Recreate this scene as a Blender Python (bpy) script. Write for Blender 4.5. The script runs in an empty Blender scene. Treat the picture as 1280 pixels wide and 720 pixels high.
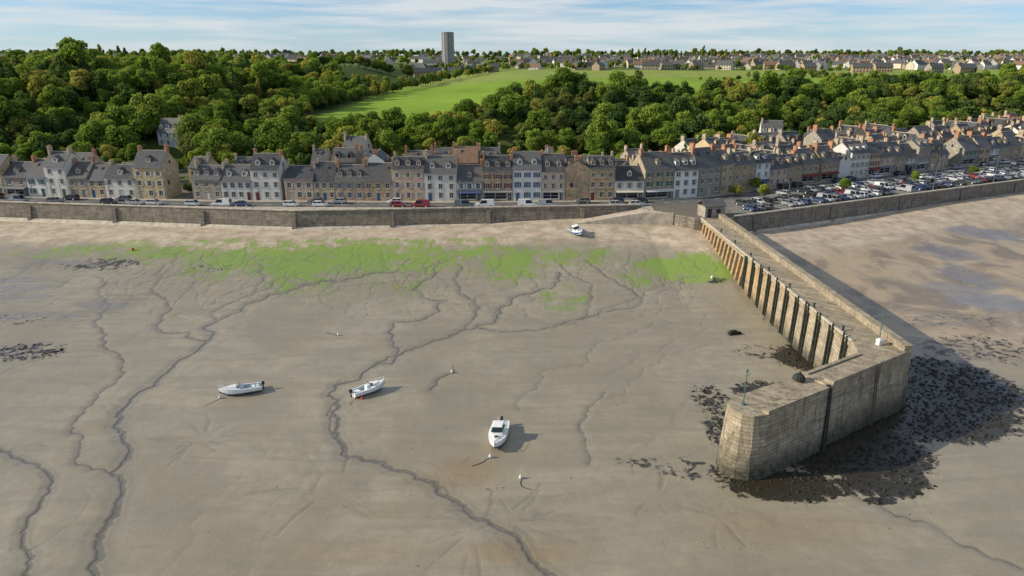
import bpy, math, random
import numpy as np
from mathutils import Vector, Matrix
random.seed(7); rng=np.random.default_rng(7)
sc=bpy.context.scene
COL=sc.collection
# ---------------------------------------------------------------- camera
CZ=45.0; PITCH=math.radians(18.8); F=853.0
cam=bpy.data.cameras.new("camera"); cam.sensor_width=36; cam.lens=F/1280*36
cam.clip_start=0.5; cam.clip_end=30000
co=bpy.data.objects.new("camera",cam); COL.objects.link(co)
co.location=(0,0,CZ); co.rotation_euler=(math.pi/2-PITCH,0,0); sc.camera=co
# ---------------------------------------------------------------- sun + sky
SEL=math.radians(26)
sd=Vector((math.cos(SEL),0.075,-math.sin(SEL))).normalized()
sl=bpy.data.lights.new("sun",'SUN'); sl.energy=5.0; sl.angle=math.radians(0.5); sl.color=(1,0.90,0.73)
so=bpy.data.objects.new("sun",sl); COL.objects.link(so); so.rotation_euler=sd.to_track_quat('-Z','Y').to_euler(); so.location=(-200,0,200)
w=bpy.data.worlds.new("World"); sc.world=w; w.use_nodes=True
nt=w.node_tree; nt.nodes.clear()
wo=nt.nodes.new('ShaderNodeOutputWorld'); bg=nt.nodes.new('ShaderNodeBackground'); sky=nt.nodes.new('ShaderNodeTexSky')
sky.sky_type='NISHITA'; sky.sun_disc=False; sky.sun_elevation=SEL; sky.sun_rotation=math.radians(-94); sky.altitude=50
sky.air_density=0.8; sky.dust_density=0.3; sky.ozone_density=4.0
tc=nt.nodes.new('ShaderNodeTexCoord'); mp=nt.nodes.new('ShaderNodeMapping'); mp.inputs['Scale'].default_value=(2.0,2.0,30)
nz=nt.nodes.new('ShaderNodeTexNoise'); nz.inputs['Scale'].default_value=2.2; nz.inputs['Detail'].default_value=8; nz.inputs['Roughness'].default_value=0.6
rp=nt.nodes.new('ShaderNodeValToRGB'); rp.color_ramp.elements[0].position=0.42; rp.color_ramp.elements[1].position=0.64
rp.color_ramp.elements[0].color=(.05,.05,.05,1); rp.color_ramp.elements[1].color=(0.9,0.9,0.9,1)
tint=nt.nodes.new('ShaderNodeMix'); tint.data_type='RGBA'; tint.blend_type='MULTIPLY'; tint.inputs[0].default_value=1; tint.inputs[7].default_value=(0.82,1.0,1.18,1)
mx=nt.nodes.new('ShaderNodeMix'); mx.data_type='RGBA'; mx.inputs[7].default_value=(6.4,6.8,7.0,1)
sx_=nt.nodes.new('ShaderNodeSeparateXYZ'); hz_=nt.nodes.new('ShaderNodeMapRange'); hz_.inputs[1].default_value=0.0; hz_.inputs[2].default_value=.09; hz_.inputs[3].default_value=.6; hz_.inputs[4].default_value=0.0
hm=nt.nodes.new('ShaderNodeMix'); hm.data_type='RGBA'; hm.inputs[7].default_value=(5.0,6.1,6.6,1)
nt.links.new(tc.outputs['Generated'],sx_.inputs[0]); nt.links.new(sx_.outputs[2],hz_.inputs[0]); nt.links.new(hz_.outputs[0],hm.inputs[0])
nt.links.new(tc.outputs['Generated'],mp.inputs[0]); nt.links.new(mp.outputs[0],nz.inputs[0]); nt.links.new(nz.outputs[0],rp.inputs[0])
nt.links.new(rp.outputs[0],mx.inputs[0]); nt.links.new(sky.outputs[0],tint.inputs[6]); nt.links.new(tint.outputs[2],hm.inputs[6]); nt.links.new(hm.outputs[2],mx.inputs[6]); nt.links.new(mx.outputs[2],bg.inputs[0])
bg.inputs[1].default_value=0.11; nt.links.new(bg.outputs[0],wo.inputs[0])
sc.view_settings.view_transform='Standard'; sc.view_settings.look='None'; sc.view_settings.exposure=0
# ---------------------------------------------------------------- node helper
class NB:
    def __init__(s,name):
        s.m=bpy.data.materials.new(name); s.m.use_nodes=True; s.t=s.m.node_tree; s.n=s.t.nodes
        s.b=s.n['Principled BSDF']; s.b.inputs['Specular IOR Level'].default_value=0.3
        s.cache={}
    def set(s,sock,v):
        if isinstance(v,bpy.types.NodeSocket): s.t.links.new(v,sock)
        elif isinstance(v,(tuple,list)) and len(v)==3 and sock.type=='RGBA': sock.default_value=(*v,1)
        else: sock.default_value=v
    def pos(s):
        if 'p' not in s.cache: s.cache['p']=s.n.new('ShaderNodeNewGeometry').outputs['Position']
        return s.cache['p']
    def objc(s):
        if 'o' not in s.cache: s.cache['o']=s.n.new('ShaderNodeTexCoord').outputs['Object']
        return s.cache['o']
    def mapping(s,vec,scale=(1,1,1),rot=(0,0,0)):
        n=s.n.new('ShaderNodeMapping'); s.set(n.inputs[0],vec); n.inputs['Scale'].default_value=scale; n.inputs['Rotation'].default_value=rot; return n.outputs[0]
    def noise(s,vec,scale,detail=4,rough=0.55,dist=0):
        n=s.n.new('ShaderNodeTexNoise'); s.set(n.inputs['Vector'],vec); n.inputs['Scale'].default_value=scale
        n.inputs['Detail'].default_value=detail; n.inputs['Roughness'].default_value=rough; n.inputs['Distortion'].default_value=dist; return n.outputs[0]
    def vor(s,vec,scale,out='Distance'):
        n=s.n.new('ShaderNodeTexVoronoi'); s.set(n.inputs['Vector'],vec); n.inputs['Scale'].default_value=scale; return n.outputs[out]
    def math(s,op,a,b=0.0,c=0.0):
        n=s.n.new('ShaderNodeMath'); n.operation=op; s.set(n.inputs[0],a); s.set(n.inputs[1],b); s.set(n.inputs[2],c); return n.outputs[0]
    def mr(s,v,a,b,c=0.0,d=1.0,smooth=True):
        n=s.n.new('ShaderNodeMapRange'); n.clamp=True
        if smooth: n.interpolation_type='SMOOTHSTEP'
        s.set(n.inputs[0],v); n.inputs[1].default_value=a; n.inputs[2].default_value=b; n.inputs[3].default_value=c; n.inputs[4].default_value=d; return n.outputs[0]
    def mix(s,f,a,b,mode='MIX'):
        n=s.n.new('ShaderNodeMix'); n.data_type='RGBA'; n.blend_type=mode; s.set(n.inputs[0],f); s.set(n.inputs[6],a); s.set(n.inputs[7],b); return n.outputs[2]
    def attr(s,name,out='Fac'):
        n=s.n.new('ShaderNodeAttribute'); n.attribute_name=name; return n.outputs[out]
    def xyz(s,v):
        n=s.n.new('ShaderNodeSeparateXYZ'); s.set(n.inputs[0],v); return n.outputs
    def bump(s,h,strength,dist):
        n=s.n.new('ShaderNodeBump'); n.inputs['Strength'].default_value=strength; n.inputs['Distance'].default_value=dist; s.set(n.inputs['Height'],h)
        s.t.links.new(n.outputs[0],s.b.inputs['Normal'])
    def fin(s,col,rough=0.8,metal=0.0):
        s.set(s.b.inputs['Base Color'],col); s.set(s.b.inputs['Roughness'],rough); s.b.inputs['Metallic'].default_value=metal; return s.m
def simple(name,col,rough=0.7,var=0.25,scale=1.5,metal=0.0):
    k=NB(name); n=k.noise(k.pos(),scale,5,0.6)
    a=tuple(c*(1-var) for c in col); b=tuple(min(1,c*(1+var)) for c in col)
    return k.fin(k.mix(k.mr(n,0.3,0.7),a,b),rough,metal)
# ---------------------------------------------------------------- mesh helper
class MB:
    def __init__(s): s.v=[]; s.f=[]; s.m=[]
    def face(s,pts,mi=0):
        i=len(s.v); s.v.extend([tuple(p) for p in pts]); s.f.append(tuple(range(i,i+len(pts)))); s.m.append(mi)
    def box(s,x0,x1,y0,y1,z0,z1,mi=0):
        s.prism([(x0,y0),(x1,y0),(x1,y1),(x0,y1)],None,z0,z1,mi)
    def prism(s,bot,top,z0,z1,mi=0,mtop=None):
        if top is None: top=bot
        n=len(bot); i=len(s.v)
        s.v.extend([(p[0],p[1],z0) for p in bot]); s.v.extend([(p[0],p[1],z1) for p in top])
        for k in range(n):
            s.f.append((i+k,i+(k+1)%n,i+n+(k+1)%n,i+n+k)); s.m.append(mi)
        s.f.append(tuple(i+n+k for k in range(n))); s.m.append(mi if mtop is None else mtop)
        s.f.append(tuple(i+n-1-k for k in range(n))); s.m.append(mi)
    def cyl(s,p0,p1,r0,r1,n=8,mi=0):
        p0=Vector(p0); p1=Vector(p1); d=(p1-p0).normalized()
        a=d.orthogonal().normalized(); b=d.cross(a); i=len(s.v)
        for p,r in((p0,r0),(p1,r1)):
            for k in range(n):
                t=2*math.pi*k/n; q=p+a*(math.cos(t)*r)+b*(math.sin(t)*r); s.v.append(tuple(q))
        for k in range(n): s.f.append((i+k,i+(k+1)%n,i+n+(k+1)%n,i+n+k)); s.m.append(mi)
        s.f.append(tuple(i+n+k for k in range(n))); s.m.append(mi); s.f.append(tuple(i+n-1-k for k in range(n))); s.m.append(mi)
    def mesh(s,name,mats,smooth=False):
        me=bpy.data.meshes.new(name); me.from_pydata(s.v,[],s.f)
        for m in mats: me.materials.append(m)
        me.polygons.foreach_set('material_index',s.m)
        if smooth: me.polygons.foreach_set('use_smooth',[True]*len(s.f))
        me.update(); return me
    def obj(s,name,mats,parent=None,loc=None,rz=0,smooth=False):
        o=bpy.data.objects.new(name,s.mesh(name,mats,smooth)); COL.objects.link(o)
        if parent: o.parent=parent
        if loc is not None: o.location=loc; o.rotation_euler=(0,0,rz)
        return o
def empty(name,loc=(0,0,0),rz=0):
    e=bpy.data.objects.new(name,None); e.empty_display_size=0.5; COL.objects.link(e); e.location=loc; e.rotation_euler=(0,0,rz); return e
def grid_mesh(name,X,Y,Z,mat,attrs={},cattrs={}):
    ny,nx=X.shape; me=bpy.data.meshes.new(name); nv=nx*ny
    co_=np.stack([X,Y,Z],-1).astype(np.float32).reshape(-1)
    me.vertices.add(nv); me.vertices.foreach_set('co',co_)
    idx=np.arange(nv,dtype=np.int32).reshape(ny,nx)
    q=np.stack([idx[:-1,:-1],idx[:-1,1:],idx[1:,1:],idx[1:,:-1]],-1).reshape(-1); nf=len(q)//4
    me.loops.add(nf*4); me.loops.foreach_set('vertex_index',q)
    me.polygons.add(nf); me.polygons.foreach_set('loop_start',np.arange(0,nf*4,4,dtype=np.int32))
    me.polygons.foreach_set('use_smooth',np.ones(nf,dtype=bool))
    me.materials.append(mat); me.update(calc_edges=True)
    for k,a in attrs.items():
        at=me.attributes.new(k,'FLOAT','POINT'); at.data.foreach_set('value',a.astype(np.float32).reshape(-1))
    for k,a in cattrs.items():
        at=me.attributes.new(k,'FLOAT_COLOR','POINT'); at.data.foreach_set('color',a.astype(np.float32).reshape(-1))
    o=bpy.data.objects.new(name,me); COL.objects.link(o); return o
def sst(t): t=np.clip(t,0,1); return t*t*(3-2*t)
def vnoise(x,y,seed=0):
    xi=np.floor(x).astype(np.int64); yi=np.floor(y).astype(np.int64); fx=sst(x-xi); fy=sst(y-yi)
    def h(a,b):
        n=(a*374761393+b*668265263+seed*974634777)&0x7fffffff; n=((n^(n>>13))*1274126177)&0x7fffffff; return ((n^(n>>16))&0xffff)/65535.0
    return (h(xi,yi)*(1-fx)+h(xi+1,yi)*fx)*(1-fy)+(h(xi,yi+1)*(1-fx)+h(xi+1,yi+1)*fx)*fy
def fbm(x,y,seed=0,o=4):
    r=0;a=0.5
    for k in range(o): r=r+a*vnoise(x*2**k,y*2**k,seed+k); a*=0.5
    return r/(1-0.5**o)
# ---------------------------------------------------------------- site lines
WX=[-1500,-500,-136,-53.5,33,44,53,157,500,800,6000]; WY=[215,200,177,165.8,173,161,159.5,210,370,500,500]
HX=[-1500,-500,-142,-79,-17,34,52,82,120,199,400,800,6000]; HY=[225,212,188,182,180.5,182,187,204,223,262,360,555,555]
yw=lambda x: np.interp(x,WX,WY)
yh=lambda x: np.interp(x,HX,HY)
def zs(x,y):
    d=yw(x)-y
    return (4.0+1.6*np.exp(-((x-22)/32.0)**2)+1.0*sst((x-70)/60))*(1-sst(d/52.0))
def H(x,y):
    x=np.asarray(x,float); y=np.asarray(y,float)
    sh=y-yh(x)
    town=8+np.clip(sh-12,0,28)*0.07
    L=sst((-95-x)/60)
    P=19+5*sst((x+70)/90); P=P+np.clip((y-330)/470,0,1)*6*(1-L)+np.clip((y-820)/500,0,1)*9*(1-.6*L)+np.clip((y-1300)/1200,0,1)*4
    P=P+L*(12.5+np.clip((y-330)/600,0,1)*5)
    t=sst((sh-36)/82)
    return town+(P-10)*t+ (fbm(x/40,y/40,5)-0.5)*2.5*t
def site(u,v):
    Yc=(360-v)/F; dx=(u-640)/F; dy=math.cos(PITCH)+Yc*math.sin(PITCH); dz=-math.sin(PITCH)+Yc*math.cos(PITCH)
    z=0
    for _ in range(8):
        t=(z-CZ)/dz; z=float(zs(dx*t,dy*t))
    return (dx*t,dy*t)
# ---------------------------------------------------------------- tidal flat
xs=np.concatenate([np.linspace(-3000,-170,40)[:-1],np.arange(-170,-75,0.3),np.arange(-75,80,0.19),np.arange(80,185,0.33),np.linspace(185,3000,40)])
ys=np.concatenate([np.linspace(-3000,24,40)[:-1],np.arange(24,112,0.19),np.arange(112,205,0.38),np.linspace(205,520,40)])
GX,GY=np.meshgrid(xs,ys)
GZ=zs(GX,GY)
chan=np.zeros_like(GX); rake=np.zeros_like(GX); damp=np.zeros_like(GX)
def stamp(arr,pts,w0,w1=None,val=1.0,seed=None):
    if w1 is None: w1=w0
    n=len(pts)-1
    for k in range(n):
        (ax,ay),(bx,by)=pts[k],pts[k+1]; ww=w0+(w1-w0)*k/max(1,n)
        if seed is not None: ww*=.6+.8*float(vnoise(np.array(k/9.0),np.array(seed*3.1),5))
        mg=ww+0.4
        i0,i1=np.searchsorted(ys,[min(ay,by)-mg,max(ay,by)+mg]); j0,j1=np.searchsorted(xs,[min(ax,bx)-mg,max(ax,bx)+mg])
        if i1<=i0 or j1<=j0: continue
        X=GX[i0:i1,j0:j1]; Y=GY[i0:i1,j0:j1]; dx,dy=bx-ax,by-ay; L2=dx*dx+dy*dy+1e-9
        t=np.clip(((X-ax)*dx+(Y-ay)*dy)/L2,0,1); d=np.hypot(X-ax-t*dx,Y-ay-t*dy)
        m=(1-sst((d-ww*0.25)/(ww*0.75)))*val
        arr[i0:i1,j0:j1]=np.maximum(arr[i0:i1,j0:j1],m)
def meander(pts,amp=0.12,it=5):
    for k in range(it):
        out=[pts[0]]
        for a,b in zip(pts[:-1],pts[1:]):
            L=math.hypot(b[0]-a[0],b[1]-a[1])
            if L>0.5:
                o=random.gauss(0,amp)*L; nx_,ny_=-(b[1]-a[1])/L,(b[0]-a[0])/L
                out.append(((a[0]+b[0])/2+nx_*o,(a[1]+b[1])/2+ny_*o))
            out.append(b)
        pts=out
    return pts
def walk(x,y,drift,n,st=(.4,.9),turn=.5,pull=.15):
    pts=[(x,y)]; a=drift+random.gauss(0,.3)
    for _ in range(n):
        a+=random.gauss(0,turn)+(drift-a)*pull; s=random.uniform(*st); x+=math.cos(a)*s; y+=math.sin(a)*s; pts.append((x,y))
    return pts
CH=[([(0,562),(35,578),(66,602),(45,640),(28,665),(42,695),(35,724)],.3,.4,1),
([(122,724),(124,690),(130,660),(152,620),(138,590),(154,550),(150,515),(185,485),(225,450),(262,425),(272,400),(325,375),(390,355),(450,347),(500,338)],.55,.28,1),
([(262,427),(235,415),(215,385),(200,350),(205,330)],.3,.22,.8),
([(270,400),(285,380),(330,350),(325,330)],.26,.2,.7),
([(138,590),(95,580),(90,530),(125,490),(152,455),(130,430),(120,400),(125,365),(120,345)],.27,.22,.75),
([(695,722),(660,690),(625,660),(570,625),(545,603),(500,588),(455,575),(425,550),(424,525),(410,495),(445,475),(462,460),(500,443),(560,422),(620,400),(640,375),(690,360),(700,340)],.5,.3,1),
([(425,550),(412,535),(418,505)],.3,.3,.8),([(600,648),(560,618),(540,600)],.25,.25,.7),
([(462,460),(492,430),(485,415),(525,400),(560,375),(515,362),(548,340)],.36,.25,.85),
([(560,422),(590,400),(600,385),(575,365),(575,330)],.33,.25,.8),
([(600,410),(660,412),(700,405),(750,390),(800,380),(770,350),(735,325)],.35,.2,.8),
([(700,405),(735,385),(740,355),(700,330)],.28,.2,.7),
([(750,390),(800,372),(850,350),(870,345)],.26,.2,.6),
([(650,512),(672,480),(732,445),(782,420),(832,400)],.2,.17,.5),
([(735,580),(730,545),(733,515),(757,490)],.22,.17,.6),
([(538,487),(550,472),(570,465)],.28,.25,.9),
([(740,500),(800,470),(850,440),(920,434),(990,436)],.2,.15,.38),
([(760,470),(800,440),(870,420),(940,400)],.2,.15,.38),
([(780,600),(800,560),(860,500),(905,470)],.2,.15,.28),
([(1050,612),(1120,645),(1200,680),(1280,712)],.3,.25,.65),
([(0,470),(40,452),(90,440),(140,444)],.2,.2,.4),
([(380,625),(400,600),(385,570),(372,560)],.2,.15,.35),
([(200,720),(240,660),(300,600),(330,560)],.25,.2,.25),([(310,724),(340,640),(400,560)],.3,.2,.2),
([(1160,300),(1200,340),(1230,380),(1280,400)],.6,.5,.4)]
for i_,(px,a,b,v) in enumerate(CH):
    p_=meander([site(*p) for p in px]); stamp(chan,p_,a,b,v,i_+1); stamp(damp,p_,a*4.5,b*4,min(1,v))
    if i_<12:
        for _ in range(int(len(p_)/26)):
            q=random.choice(p_[len(p_)//3:]); br_=walk(q[0],q[1],math.pi/2+random.choice([-1,1])*random.uniform(.3,1.0),random.randint(5,22),(.35,.8),.35,.12)
            stamp(chan,br_,.22,.13,random.uniform(.3,.5),random.randint(0,99))
for k in range(210):
    u=random.uniform(-20,900) if random.random()<.7 else random.uniform(100,560); v=random.uniform(303,358); x,y=site(u,v); drift=-math.pi/2+random.choice([-.6,-.45,-.2,.2])
    pts=walk(x,y,drift,random.randint(8,46),turn=.38); vv=random.uniform(.25,.62)
    stamp(chan,pts,.24,.17,vv,k+50); stamp(damp,pts,.8,.6,vv*.6)
for (u,v,n,R) in [(640,650,24,9),(250,548,26,7),(560,590,14,5),(420,610,12,10),(600,660,18,12),(820,620,8,8),(900,640,8,6),(130,500,8,6)]:
    cx,cy=site(u,v)
    for k in range(n):
        a=random.uniform(0,math.tau); r0=random.uniform(.5,R*.4); r1=r0+random.uniform(1,R*.6)
        p=[(cx+math.cos(a)*r0,cy+math.sin(a)*r0),(cx+math.cos(a+.05)*(r0+r1)/2,cy+math.sin(a+.05)*(r0+r1)/2),(cx+math.cos(a+.12)*r1,cy+math.sin(a+.12)*r1)]
        stamp(rake,p,random.uniform(.2,.36),.2,random.uniform(.3,.9))
def blob(arr,u,v,rx,ry,val=1.0,ang=0,soft=.5):
    cx,cy=site(u,v); ca,sa=math.cos(ang),math.sin(ang)
    dx=(GX-cx)*ca+(GY-cy)*sa; dy=-(GX-cx)*sa+(GY-cy)*ca
    d=np.sqrt((dx/rx)**2+(dy/ry)**2); np.maximum(arr,val*(1-sst((d-soft)/(1.001-soft)*1.0)),out=arr)
algae=np.zeros_like(GX); weed=np.zeros_like(GX); stain=np.zeros_like(GX); pool=np.zeros_like(GX); rip=np.zeros_like(GX)
for a in [(120,312,20,8,.6),(200,316,20,10,.75),(290,325,18,15,.9),(370,325,20,18,1),(450,322,20,16,1),(530,322,18,14,.85),(640,328,14,17,.9),(600,314,22,8,.75),(720,320,20,9,.7),(850,333,16,10,1.05),(885,337,12,10,1.1),(800,345,8,10,.7),(700,372,9,14,.45),(505,355,12,16,.5),(380,355,16,14,.5),(270,302,60,4,.55),(480,302,60,4.5,.6),(60,318,16,6,.45)]: blob(algae,*a,soft=.2)
for a in [(1150,510,18,13,1),(1185,480,14,14,1),(1060,560,14,11,1),(1215,490,9,9,.9),(985,608,11,4.5,.8),(1100,600,9,6,.7),(905,590,5,4,.5),(905,545,4,9,.55),(890,500,5,9,.5),(1010,448,9,8,.75),(1040,455,6,6,.9),(955,440,9,6,.42),(960,490,9,6,.6),(980,400,10,8,.35),(1220,435,20,11,.45),(1200,400,22,8,.38),(30,440,12,7,.5),(10,400,14,6,.42),(130,330,16,6,.5),(260,335,9,4,.4),(800,578,7,2,.42),(860,585,8,4,.45),(895,350,4,3,.5),(1100,626,2.4,1.2,.8),(620,612,2,1,.4)]: blob(weed,*a,soft=.35)
for a in [(585,590,7,5,.9),(560,600,9,4,.7),(655,690,10,3,.8),(700,300,30,6,.4),(450,690,16,4,.45),(500,640,10,5,.4),(1240,320,30,16,.8),(1150,370,20,14,.4),(1240,330,14,5,.9),(1000,660,20,5,.45),(640,560,12,5,.4)]: blob(stain,*a,soft=.1)
for a in [(1225,290,20,9,1),(1180,315,16,10,.95),(1240,375,16,12,1.1),(1130,300,16,10,.65),(1210,345,9,15,1.05),(1180,400,14,10,.65),(20,360,28,14,.8),(60,395,26,9,.7),(70,330,24,10,.7),(150,375,18,11,.6),(1190,360,14,8,.95),(30,300,28,7,.5),(250,380,18,10,.4),(1250,470,14,10,.55)]: blob(pool,*a,soft=.1)
for a in [(780,520,20,13,1),(700,470,14,8,.6),(980,660,18,6,.5),(300,650,20,8,.4)]: blob(rip,*a,soft=.1)
dW=yw(GX)-GY
dry=np.maximum((1-sst((dW-6)/np.where(GX<20,20,26)))*1.0,0)
right=sst((GX-(49+0*GY))/4)*sst((GY-84)/30)
nzv=fbm(GX/6,GY/6,3,4)
GZ=GZ-0.075*chan-0.05*damp-0.045*rake+(nzv-.5)*0.2+0.10*weed*(fbm(GX*1.3,GY*1.3,11,3)-.3)
k=NB("tidal_sand"); P=k.pos()
n1=k.noise(P,0.035,6,.6,1.0); n2=k.noise(P,0.6,6,.6); n3=k.noise(P,6,4,.7); n4=k.noise(P,.16,6,.65,.5)
ns=k.noise(k.mapping(P,(.06,.4,1),(0,0,.35)),1.0,6,.6,1.2)
c=k.mix(k.mr(n1,.38,.62),(.31,.265,.18),(.405,.352,.25))
c=k.mix(k.mr(ns,.4,.7,0,.65),c,(.25,.222,.16))
c=k.mix(k.mr(n4,.45,.7,0,.55),c,(.285,.25,.178))
c=k.mix(k.mr(n2,.35,.7,0,.4),c,(.275,.238,.162))
c=k.mix(k.mr(n3,.3,.75,0,.3),c,(.16,.14,.10))
c=k.mix(k.mr(k.attr('stain'),0,1,0,.75),c,(.28,.2,.105))
rightc=k.mix(k.mr(k.noise(P,.09,6,.62,1.2),.38,.62),(.23,.175,.115),(.46,.345,.21))
c=k.mix(k.math('MULTIPLY',k.attr('right'),.88),c,rightc)
dryc=k.mix(k.mr(k.noise(P,.25,6,.7),.35,.65),(.35,.275,.19),(.56,.46,.34))
dn=k.mr(k.math('ADD',k.attr('dry'),k.math('MULTIPLY',k.math('SUBTRACT',k.noise(P,.15,5,.6),.5),.9)),.15,.7)
c=k.mix(dn,c,dryc)
an=k.noise(k.mapping(P,(1.0,.22,1),(0,0,-.45)),1.0,8,.72,1.0); an2=k.noise(P,.22,5,.6,.5)
am=k.math('ADD',k.math('MULTIPLY',k.attr('algae'),.8),k.math('ADD',k.math('MULTIPLY',k.math('SUBTRACT',an,.5),1.9),k.math('MULTIPLY',k.math('SUBTRACT',an2,.5),1.8)))
al=k.math('MULTIPLY',k.mr(am,.38,.68),k.mr(k.attr('algae'),.02,.3))
al2=k.math('MULTIPLY',k.mr(am,.1,.6,0,.6),k.mr(k.attr('algae'),.02,.4))
c=k.mix(al2,c,(.225,.235,.105))
c=k.mix(k.math('MULTIPLY',al,.92),c,k.mix(k.mr(n3,.3,.7),(.14,.23,.028),(.27,.38,.055)))
c=k.mix(k.mr(k.attr('damp'),.1,1,0,.35),c,(.19,.168,.122))
ch=k.math('MULTIPLY',k.attr('chan'),k.mr(n2,.3,.6,.65,1.05))
c=k.mix(k.mr(ch,.12,.75,0,.72),c,(.10,.087,.064))
c=k.mix(k.mr(ch,.80,.98,0,.55),c,(.21,.20,.17))  # lighter channel centre: wet reflection painted into the colour
c=k.mix(k.mr(k.attr('rake'),.1,.9,0,.32),c,(.16,.14,.10))
wn=k.noise(P,.75,7,.7,.6)
wd=k.mr(k.math('ADD',k.math('MULTIPLY',k.attr('weed'),.62),k.math('SUBTRACT',wn,.5)),.26,.36)
spk=k.mr(k.noise(P,1.3,3,.5),.72,.76)
wd=k.math('MAXIMUM',wd,k.math('MULTIPLY',spk,.75))
c=k.mix(wd,c,k.mix(k.mr(n3,.3,.7),(.016,.014,.009),(.05,.04,.024)))
pn=k.mr(k.math('ADD',k.attr('pool'),k.math('MULTIPLY',k.math('SUBTRACT',k.noise(k.mapping(P,(.25,1.,1),(0,0,.5)),.2,8,.65,1),.5),2.2)),.5,.85)
c=k.mix(k.math('MULTIPLY',pn,.6),c,(.17,.15,.125))
rb=k.mr(n4,.35,.65,.5,.33)
rb=k.math('ADD',rb,k.math('MULTIPLY',dn,.38))
wet=k.math('MAXIMUM',pn,k.math('MAXIMUM',k.mr(ch,.5,.95,0,.95),k.mr(k.attr('damp'),.3,1,0,.5)))
rmix=k.n.new('ShaderNodeMix'); k.set(rmix.inputs[0],wet); k.set(rmix.inputs[2],rb); rmix.inputs[3].default_value=.11
wv=k.n.new('ShaderNodeTexWave'); wv.inputs['Scale'].default_value=1.1; wv.inputs['Distortion'].default_value=7; wv.inputs['Detail'].default_value=3; wv.inputs['Detail Scale'].default_value=.6
k.set(wv.inputs['Vector'],k.mapping(P,(1,1,1),(0,0,1.0)))
rh=k.math('MULTIPLY',wv.outputs['Fac'],k.mr(k.attr('ripple'),0,1,.1,.8))
hh=k.math('ADD',k.math('MULTIPLY',n2,.8),k.math('ADD',k.math('MULTIPLY',rh,.4),k.math('MULTIPLY',n3,.28)))
hh=k.math('MULTIPLY',hh,k.math('SUBTRACT',1.0,k.math('MULTIPLY',wet,.85)))
k.bump(hh,.5,.16); SAND=k.fin(c,rmix.outputs[0]); k.b.inputs['Specular IOR Level'].default_value=.55
grid_mesh("tidal_flat",GX,GY,GZ,SAND,{'chan':chan,'rake':rake,'damp':damp,'algae':algae,'weed':weed,'stain':stain,'pool':pool,'ripple':rip,'dry':dry,'right':right})
# ---------------------------------------------------------------- land
lx=np.unique(np.concatenate([np.linspace(-6000,-420,40),np.arange(-420,620,4.0),np.linspace(620,6000,50),np.array(WX[1:-1]),[-53.5,33,44,53,157]]))
ls=np.concatenate([np.arange(0,160,2.5),np.arange(160,520,7.0),np.arange(520,1300,22),np.geomspace(1300,14000,30)])
LX,LS=np.meshgrid(lx,ls); LY=yw(LX)+LS; LZ=H(LX,LY)
sh=LY-yh(LX); sh=np.where(sh>0,sh,0)
def C(c): return np.array([*c,1.0])
n=fbm(LX/9,LY/9,21)[...,None]
colr=np.zeros(LX.shape+(4,))+C((.19,.17,.14))
gard=C((.09,.12,.035)); und=C((.065,.095,.022)); fld=C((.22,.34,.04))
colr=colr+(gard-colr)*(sst((sh-14)/8)*sst((fbm(LX/7,LY/7,9)-.42)/.1))[...,None]
colr=colr+(und-colr)*sst((sh-34)/8)[...,None]
openf=sst((sh-118)/10)*sst((LX+92)/14)
openf=np.maximum(openf,sst((sh-88)/8)*sst((LX+92)/10)*sst((-35-LX)/15))
f2=fld*(0.72+.5*fbm(LX/60,LY/160,31)[...,None])
strp=sst((LY-(560+.25*LX))/30)[...,None]*C((.27,.33,.08))+(1-sst((LY-(560+.25*LX))/30))[...,None]*f2
colr=colr+(strp-colr)*openf[...,None]
cell=(np.floor((LX+.3*LY)/170)*7+np.floor(LY/230)*13)%5
far=sst((LY-780)/40)
tones=np.array([[.12,.19,.04,1],[.18,.26,.055,1],[.23,.24,.09,1],[.11,.16,.04,1],[.15,.23,.05,1]])[cell.astype(int)]
colr=colr+(tones-colr)*far[...,None]; colr[...,:3]*=(.85+.3*n); colr[...,3]=1
k=NB("land_surface"); P=k.pos()
c=k.attr('tcol','Color'); c=k.mix(k.mr(k.noise(P,.25,6,.65),.3,.7,0,.45),c,k.mix(1.0,c,(.7,.72,.6),'MULTIPLY'))
c=k.mix(k.mr(k.noise(k.mapping(P,(.02,.5,1)),1.,4,.6),.45,.7,0,.3),c,k.mix(1.0,c,(1.3,1.2,.9),'MULTIPLY'))
k.bump(k.noise(P,1.5,4,.7),.6,.3); LAND=k.fin(c,.95); k.b.inputs['Specular IOR Level'].default_value=.1
grid_mesh("hill_terrain",LX,LY,LZ,LAND,{},{'tcol':colr})
# ---------------------------------------------------------------- strip surfaces (road, pavement, walls)
def sxs(x0,x1,st=2.0):
    a=set(np.round(np.arange(x0,x1+.01,st),3).tolist())|{x0,x1}
    for b in WX+HX:
        if x0<b<x1: a.add(b)
    return sorted(a)
def strip(name,x0,x1,flo,fhi,z,mat,thick=0,parent=None):
    b=MB(); X=sxs(x0,x1)
    for a,c_ in zip(X[:-1],X[1:]):
        p=[(a,float(flo(a))),(c_,float(flo(c_))),(c_,float(fhi(c_))),(a,float(fhi(a)))]
        if thick: 
            b.face([(*q,z) for q in p]); b.face([(*p[0],z-thick),(*p[1],z-thick),(*p[1],z),(*p[0],z)]); b.face([(*p[2],z-thick),(*p[3],z-thick),(*p[3],z),(*p[2],z)])
        else: b.face([(*q,z) for q in p])
    return b.obj(name,[mat],parent)
ASPH=simple("asphalt",(.13,.126,.118),.9,.2,.6)
ASPH2=simple("asphalt_worn",(.19,.18,.16),.9,.2,.3)
PAVE=simple("pavement_stone",(.42,.375,.30),.85,.2,.8)
PAINT=simple("road_paint",(.75,.75,.72),.7,.08,3)
GRASS=simple("lawn",(.14,.22,.04),.95,.35,1.5)
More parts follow.
